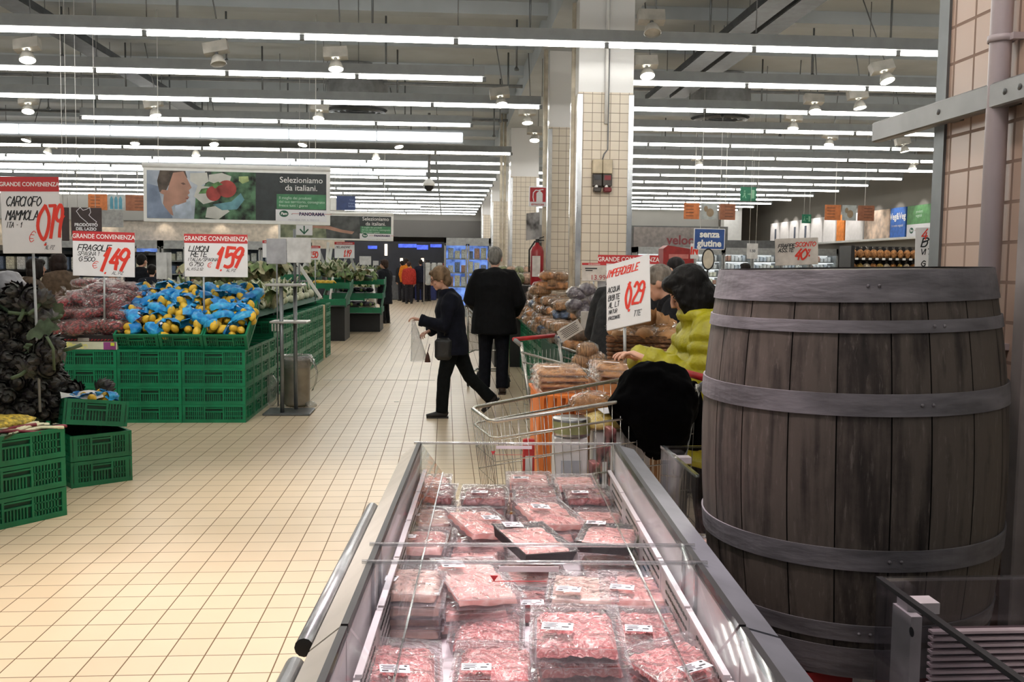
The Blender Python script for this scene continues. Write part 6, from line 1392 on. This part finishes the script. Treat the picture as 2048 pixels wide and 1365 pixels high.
tag(MB().box((wbx.x+.0, 5.36, .465), (.44, .4, .93)).build('basket_plinth', mat('plinth_dark', (60, 50, 46), .7)), 'dark plinth under the wicker basket', 'plinth')
for i in range(9):
    r = empty('wrapped_bread', f'bread in brown paper and film in the wicker basket, {ORD[i]} of the nine', 'bread', WB.matrix_basis @ V((-.12+.12*(i % 3), -.09+.09*(i//3), .17+.015*(i % 2))), (random.uniform(-.5, .5), random.uniform(-.4, .4), random.uniform(0, 3)), 'wrapped bread in the wicker basket')
    MB().ell((0, 0, 0), (.095, .05, .045), 14, 9, fn=lambda p: 1+.18*nz(p.x*4+i, p.y*3, p.z*3)).build('paper', kraft, r)
    MB().grid(lambda u, v: ((u-.5)*.22, (v-.5)*.13, .04+.03*nz(u*4+i, v*4)), 10, 8).build('film', glossy_bag, r)
    if i > 5: MB().grid(lambda u, v: ((u-.5)*.20, .02*nz(u*5, v*4, i), .02+.11*v+.03*nz(u*6+i, 0)), 10, 5).build('paper_flap', kraft, r)
tag(MB().box((2.2, 7.0, .45), (.5, 1.4, .9)).build('produce_counter', mat('counter_dark', (52, 48, 50), .6)), 'dark counter behind the bent shopper', 'counter')
for i in range(8):
    BP[(i*3) % 4].put((2.04+.11*(i % 3), 6.5+.16*i, .91), (0, 0, i), f'bread pack on the dark counter behind the bent shopper, {ORD[i]} from the near end')

# ================= far produce stands =================
def stand(label, x, y, w, d, z0, z1, nsh):
    r = empty('produce_stand', label, 'produce stand', (x, y, 0)); b = MB()
    for k in range(nsh):
        z = z0+(z1-z0)*k/max(1, nsh-1); dy = d*.5*k/max(1, nsh-1)
        b.box((0, dy, z), (w, d*.55, .02)); b.box((0, dy-d*.275, z+.05), (w, .02, .12)); b.box((w/2, dy, z+.05), (.02, d*.55, .12)); b.box((-w/2, dy, z+.05), (.02, d*.55, .12))
    b.build('trays', green, r)
    for s in (-1, 1): MB().prism([(-d*.28, z0-.05), (-d*.28, z0+.12), (d*.75, z1+.16), (d*.75, z1-.05)], s*w/2-.012, s*w/2+.012, 0, Matrix.Rotation(pi/2, 4, 'Z')).build('side_panel', green_d, r)
    MB().box((0, d*.35, (z0-.06)/2), (w*.9, d*.7, z0-.06)).build('base', black, r)
    return r
stand('green tiered stand with bananas past the vegetable island', -2.45, 18.6, 1.1, 1.4, .72, 1.02, 2)
stand('green tiered stand of dark courgettes and aubergines, left of the distant bin', -1.95, 21.2, 1.1, 1.6, .45, 1.05, 3)
stand('green stand of greens beside the distant shopper', -2.55, 24.5, 1.0, 1.6, .6, 1.05, 3)
stand('far green stand of leeks behind the banana stand', -3.6, 20.5, 1.6, 1.6, .75, 1.15, 2)
ban_m = mat('banana_skin', (222, 186, 66), .45, var=.08)
for i in range(4):
    p = aty(636+10*i, 560, 18.3); r = empty('banana_hand', f'hand of bananas on the green stand, {ORD[i]} from left', 'bananas', (p.x, 18.25, 1.10), (0, 0, rad(20*i)), 'bananas on the green stand')
    for k in range(4):
        a = -.4+.27*k; MB().tube([(.10*math.sin(t)*math.cos(a)-.0+.05*a, .10*math.sin(a)*math.sin(t), .07*math.cos(t)) for t in (-1.1, -.5, 0, .5, 1.1)], [.008, .017, .019, .017, .008], 7).build('banana', ban_m, r)
for i in range(40):
    px = 625+(i % 13)*9; Y = 20.4+.3*(i//13); z = 1.22+.06*(i//13)
    p = aty(px, 548, Y); k = ('leafy', 'fennel', 'courg')[i % 3] if px < 690 else ('courg', 'aub', 'leafy')[i % 3]
    VK[k][i % 2].put((p.x, Y, z if px < 690 else 1.14), (.4, 0, i), f'{dict(leafy="leafy green head", fennel="fennel bulb", courg="dark courgette", aub="aubergine")[k]} on the far green stands, {ORD[i % 13]} from left, {["front", "middle", "back", "rear"][i//13]} row', 1.6)
for i in range(24):
    px = 682+(i % 8)*8; lv = i//8; Y = 20.85+.38*lv; p = aty(px, 580, Y)
    VK['aub' if lv < 2 else 'courg'][i % 2].put((p.x, Y-.1, .50+.30*lv+.08), (.2, 0, i), f'dark vegetable on the tiered stand near the distant bin, tier {["low", "middle", "upper"][lv]}, {ORD[i % 8]} from left', 1.4)
for i in range(18):
    p = aty(706+(i % 6)*8, 560, 24.2); VK['leafy' if i % 2 else 'fennel'][i % 2].put((p.x, 24.0+.4*(i//6), .72+.22*(i//6)+.1), (.2, 0, i), f'green vegetable on the stand by the distant shopper, {ORD[i//6]} tier, {ORD[i % 6]} from left', 1.4)
for i, (px, py, s_) in enumerate(((602, 545, 26), (645, 520, -20), (660, 515, 8), (706, 528, -18), (655, 505, 4), (690, 522, 24))):
    p = aty(px, py, 21.0); r = empty('tag_holder', f'white upright tag holder above the far vegetables, {ORD[i]} of the six', 'tag holder', p, (0, 0, 0), 'white tag holders above the far vegetables')
    MB().rbox((0, 0, 0), (.06, .02, .44), .004, 0, Matrix.Rotation(rad(s_), 4, 'Y')).build('arm', MC['panel_pale_grey'] if i % 2 else white, r); MB().tube([(0, .01, 0), (0, .01, 1.08-p.z)], .01, 6).build('post', greyp, r)
tag(MB().rbox((0, 0, 0), (.05, .03, .75), .004).build('scale_arm', white, None, aty(614, 555, 14.5), (rad(12), rad(-32), 0)), 'long white slanting arm at the end of the vegetable island', 'arm')
ch = empty('trestle_table', 'white trestle table before the dark back wall in mid distance', 'table', aty(705, 525, 23.45)); MB().box((0, 0, 0), (1.0, .4, .06)).build('top', white, ch)
for s in (-1, 1): MB().tube([(s*.45, 0, 0), (s*.62, 0, -1.35)], .03, 6).build('leg', white, ch)
ch.location.z = 1.35

# ================= far back: fridges, checkout, shelves =================
fr_m = mat('fridge_frame', (150, 152, 152), .5); blue_l = mat('fridge_blue_interior', (110, 140, 220), .5, var=.3, vs=4, emit=.9); wht_l = mat('fridge_lit_interior', (200, 202, 202), .5, var=.1, vs=3, emit=1.3)
prod = [mat('product_%d' % i, c, .5, var=.15) for i, c in enumerate(((226, 224, 220), (240, 240, 240), (236, 226, 206), (200, 206, 214), (196, 150, 130), (120, 134, 160), (150, 160, 190)))]
def fridge(label, short, x, y, w, h, nd, lit, n_sh, base=.0, blue=False, per=5, grp='products behind the fridge doors'):
    r = empty('glass_door_fridge', label, 'fridge', (x, y, 0)); b = MB()
    b.box((0, .4, .15), (w, .8, .3)).box((0, .4, h-.09), (w, .8, .18)).box((-w/2+.03, .4, h/2), (.06, .8, h)).box((w/2-.03, .4, h/2), (.06, .8, h)).build('body', fr_m, r)
    MB().box((0, .76, h/2), (w-.1, .04, h-.3)).build('back_panel', lit, r)
    for k in range(n_sh): MB().box((0, .45, .45+k*(h-.65)/(n_sh)), (w-.12, .5, .03)).build('shelf', fr_m, r)
    if lit is wht_l:
        ls = MB()
        for k in range(1, n_sh+1): ls.box((0, .22, .44+k*(h-.65)/n_sh), (w-.14, .03, .02))
        ls.build('light_strip', mat('fridge_light_strip', (240, 246, 250), .5, var=0, emit=5), r)
    dw = w/nd
    for d in range(nd):
        c = -w/2+dw*(d+.5); f = MB()
        for s in (-1, 1): f.box((c+s*(dw/2-.03), -.01, h/2+.06), (.045, .03, h-.45))
        f.box((c, -.01, .30), (dw-.02, .03, .05)).box((c, -.01, h-.2), (dw-.02, .03, .05)); fo = f.build('door', MC['fridge_frame'], r)
        MB().box((c, -.01, h/2+.06), (dw-.08, .008, h-.5)).build('pane', glass, fo)
        MB().tube([(c+(dw/2-.06), -.04, h*.45), (c+(dw/2-.06), -.04, h*.65)], .012, 6).build('handle', steel, fo)
    for k in range(1, n_sh):
        z = .465+k*(h-.65)/n_sh
        for i in range(per*nd):
            cx_ = x-w/2+.1+(w-.2)*(i+.5)/(per*nd); pw = (w-.2)/(per*nd)*.8; ph = (h-.65)/n_sh*random.uniform(.5, .8)
            o = place('boxed_product', PROD[((i*5+k*3+int(x*3)) % 13) % (7 if blue or x < 3 else 5)], None, (cx_, y+.42, z)); o.scale = (pw, .2, ph)
            tag(o, f'packet, {ORD[k]} shelf up, {ORD[min(19, i)]} from left, {short}', 'product', grp)
PROD = [MB().rbox((0, 0, .5), (1, 1, 1), .06).mesh('boxed_product', m) for m in prod]
fridge('blue-lit upright freezer past the man in black', 'freezer past the man in black', .62, 27.6, 1.35, 2.28, 2, blue_l, 4, per=3)
fridge('blue-lit freezer behind the strawberry sign', 'blue freezer behind the strawberry sign', -8.35, 26.3, 1.30, 2.08, 2, blue_l, 4, per=4)
fridge('grey glass-door freezer left of the lemon sign', 'freezer left of the lemon sign', -6.7, 26.3, 1.9, 2.08, 3, mat('fridge_dim_interior', (96, 104, 116), .5, var=.2), 4, per=3)
fridge('grey glass-door freezer behind the stand mast', 'freezer behind the stand mast', -4.7, 26.3, 1.9, 2.08, 3, MC['fridge_dim_interior'], 4, per=3)
fridge('grey glass-door freezer behind the brown sign', 'freezer behind the brown sign', -10.4, 26.3, 2.6, 2.08, 4, MC['fridge_dim_interior'], 4, per=3)
for i in range(7):
    fridge(f'bright glass-door fridge number {ORD[i]} from left in the right far wall'.replace('number ', ''), f'{ORD[i]} bright fridge', 6.35+1.52*i*.62+.2, 30.2-.02*i, .93, 2.14, 1, wht_l, 6, per=6, grp='products in the bright right fridges')
struct(MB().box((6.5, 31.2, 2.5), (5.6, .3, .7)).box((10.8, 31.2, 2.28), (3.0, .3, .26)).build('trim_33', mat('fridge_header_grey', (92, 92, 92), .6)))
# red promotional stand, grey lettered fascia
fa = empty('fascia_panel', 'grey lettered fascia panel over the fridges behind the gluten-free sign', 'fascia', aty(1345, 478, 31.02)); MB().box((0, 0, 0), (2.6, .05, .75)).build('panel', mat('fascia_grey', (128, 120, 116), .6), fa)
text(fa, 'veloc', .42, .25, -.05, -.03, mat('fascia_red', (120, 50, 54), .5), bold=.012)
rs_ = empty('red_stand', 'red promotional stand with a rounded top, behind the grey-haired man', 'display stand', aty(1357, 520, 17))
MB().prism([(-.28, -1.3), (.28, -1.3), (.28, .12), (.2, .2), (-.2, .26), (-.28, .2)], 0, .4).build('body', mat('stand_red', (150, 36, 36), .45), rs_); MB().box((0, -.006, .06), (.36, .01, .08)).build('pale_strip', mat('pale_strip_pink', (200, 120, 116), .5), rs_)
oc = empty('oval_sign', 'oval cream sign on a stand below the gluten-free sign', 'sign', aty(1416, 519, 12)); mb = MB(); disc(mb, 0, 0, .085, .14, -.01); mb.build('frame', black, oc); mb = MB(); disc(mb, 0, 0, .068, .12, -.012); mb.build('face', mat('oval_cream', (196, 188, 172), .5), oc)
MB().tube([(0, .01, -.14), (0, .01, -1.61)], .012, 6).build('post', black, oc)
# lit wall panels along the right wall
pl = [((14, 1), (240, 238, 236)), ((8, 1), (232, 230, 228)), ((10, 1), (236, 234, 232))]
pan_w = mat('lit_white_panel', (236, 232, 230), .6, var=.02)
lw = [(37.0, 36.0, pan_w), (35.9, 35.0, pan_w), (34.9, 34.0, pan_w), (33.9, 32.9, pan_w), (32.8, 31.8, pan_w), (31.7, 30.7, pan_w), (30.6, 30.0, mat('wall_orange', (222, 130, 50), .6)), (29.9, 28.6, pan_w), (28.5, 26.9, mat('wall_food_print', (214, 190, 170), .6, var=.25, vs=2.4)), (26.8, 25.9, mat('wall_blue', (54, 106, 188), .6)), (25.8, 24.2, mat('wall_green', (86, 140, 86), .6))]
for i, (y0, y1, m) in enumerate(lw):
    r = empty('wall_panel', f'{["white", "white", "white", "white", "white", "white", "orange", "white", "food-photo", "blue", "green"][i]} lit panel on the right wall, {ORD[i]} from the far end', 'wall panel', (12.82, (y0+y1)/2, 2.82), (0, 0, pi/2*-1), 'lit panels on the right wall')
    MB().rbox((0, 0, 0), (y0-y1, .05, .86), .006).build('board', m, r)
    if i in (0, 2, 3): MB().box((.1, -.03, -.05), (.16, .01, .5)).build('dark_print', mat('panel_grey_print', (90, 96, 110), .6), r)
    if i == 9: text(r, 'Veg&Veg', .26, 0, .18, -.03, white, bold=.006); text(r, 'le vostre vegetali', .10, 0, -.08, -.03, white)
    if i == 10: MB().box((0, -.03, -.25), (1.55, .01, .34)).build('logo_strip', sgn, r); logo(r, -.5, -.25, 1.5, -.037, False); text(r, 'prodotti\nvegetali', .11, -.3, .2, -.03, mat('banner_pale_text'), align='LEFT')
    spot('spot_lamp', (12.2, (y0+y1)/2, 3.5), (12.82, (y0+y1)/2, 2.9), 26 if i < 8 else 20, (1, .96, .92), 75, .5, .04)
tag(MB().box((12.66, 30.6, 2.36), (.3, 13.0, .06)).build('lit_ledge', white), 'long white ledge below the lit wall panels', 'ledge')
for i in range(2):
    p = aty(1487+i*32, 462, 33.4); spot('spot_lamp', (p.x, 36.9, 3.0), (p.x, 37.2, 2.5), 14, (1, .88, .7), 70, .5, .03)
# bread shelf far right
bsx = aty(1712, 520, 20).x
bs_ = empty('bread_shelf', 'dark shelf unit of bagged bread beneath the lit wall panels', 'shelf', (bsx, 20.0, 0)); MB().box((1.0, .5, 1.0), (2.3, .06, 2.0)).box((-.12, .2, 1.0), (.08, .6, 2.0)).build('back', black, bs_)
for z in (1.42, 1.72): MB().box((1.0, .22, z), (2.3, .5, .03)).build('shelf', black, bs_)
tg = MB()
for k in range(14): tg.box((.0+.15*k, -.035, 1.72), (.07, .006, .045))
tg.build('price_tags', white, bs_)
for lv in range(2):
    for i in range(14):
        r = empty('bread_bag', f'bagged bread on the {["lower", "upper"][lv]} shelf far right, {ORD[i]} from left', 'bread', (bsx+.02+.15*i, 20.18, (1.436, 1.736)[lv]), (0, 0, i*.4), 'bread bags on the far right shelf')
        MB().ell((0, 0, .09), (.07, .09, .10), 10, 7, fn=lambda p: 1+.15*nz(p.x*3+i, p.y*3, p.z*3)).build('loaf', (bread_m, mat('bag_gold', (196, 160, 84), .5, var=.3, vs=20), mat('bag_cream', (214, 196, 170), .5, var=.25, vs=20))[(i+lv*i*2) % 3], r)
        MB().tube([(0, 0, .18), (.02, 0, .25)], [.02, .04], 7).build('bag_top', glossy_bag, r)
# clothes rail, dark checkout zone and screens
cr_ = empty('clothes_rail', 'rail of pale and red garments before the checkouts', 'clothes rail', aty(880, 540, 36)); cr_.location.z = 0
MB().tube([(-.6, 0, 0), (-.6, 0, 1.6), (.7, 0, 1.6), (.7, 0, 0)], .02, 6).build('rail', steel, cr_)
for i in range(5): MB().rbox((-.45+.22*i, 0, 1.15), (.2, .3, .85), .04).build('garment', mat('garment_pale', (170, 172, 170), .7) if i < 3 else mat('garment_red', (140, 50, 46), .7), cr_)
dk = mat('checkout_dark', (34, 36, 46), .6, var=.2, vs=1)
tag(MB().box((-2.2, 42.4, 1.25), (9, .3, 2.5)).build('dark_shopfront', dk), 'dark shopfront behind the checkouts at the end of the aisle', 'shopfront')
for i, (px, py, w, h) in enumerate(((815, 492, .8, .16), (845, 495, .5, .2), (872, 492, .5, .14), (745, 495, .4, .14))):
    p = aty(px, py, 42.22); sc = tag(MB().rbox((0, 0, 0), (w, .06, h), .01).build('screen', mat('blue_screen', (60, 84, 200), .4, var=.2, emit=1.2), None, p), f'blue lit screen at the checkouts, {["left of the orange shopper", "right of the orange shopper", "rightmost", "far left by the distant woman"][i]}', 'screen', 'blue lit screens at the checkouts')
for i, (px, py) in enumerate(((772, 500), (803, 520), (845, 520))):
    tag(MB().rbox((0, 0, 0), (.12, .05, .5 if not i else .14), .01).build('shop_lamp', mat('warm_lit_panel', (255, 232, 196), .5, var=.02, emit=3), None, aty(px, py, 42.23)), f'small warm lit panel at the checkouts, {ORD[i]} from left', 'lamp')
for i in range(4): tag(MB().rbox((0, 0, .5), (.9, 1.6, 1.0), .03).build('checkout_counter', mat('counter_blue', (40, 52, 110), .5) if i == 3 else mat('counter_grey', (90, 92, 96), .5), None, (-4.6+1.25*i, 41.1, 0)), f'checkout counter at the end of the aisle, {ORD[i]} from left', 'checkout')
# dark shelving seen behind the left signs
shl = empty('dark_shelving', 'dark shelving with pale goods behind the artichoke and brown signs', 'shelf', (-9.3, 19.5, 0)); MB().box((1.2, .5, .85), (4.4, .05, 1.7)).build('back', black, shl)
for z in (.9, 1.3, 1.65): MB().box((1.2, .2, z), (4.4, .55, .04)).build('shelf', black, shl)
for k in range(2):
    for i in range(20):
        o = place('boxed_product', PROD[(i*3+k) % 4 if i % 3 else 5], None, (-10.1+.21*i, 19.65, (.92, 1.32)[k])); o.scale = (.16, .2, .26); tag(o, f'pale pack on the dark shelving behind the artichoke sign, {["lower", "upper"][k]} shelf, {ORD[i]} from left', 'product', 'packs on the dark shelving')
# lettering becomes plain meshes; seldom-used prototypes that were never placed are dropped
bpy.context.view_layer.update(); dg = bpy.context.evaluated_depsgraph_get()
for o in [o for o in D.objects if o.type == 'FONT']:
    me = D.meshes.new_from_object(o.evaluated_get(dg)); n = D.objects.new(o.name, me); S.collection.objects.link(n)
    n.parent = o.parent; n.matrix_basis = o.matrix_basis.copy(); nm = o.name; D.objects.remove(o); n.name = nm
def drop(o):
    for c in list(o.children): drop(c)
    D.objects.remove(o)
for o in [o for o in D.objects if o.get('label') == 'x']: drop(o)
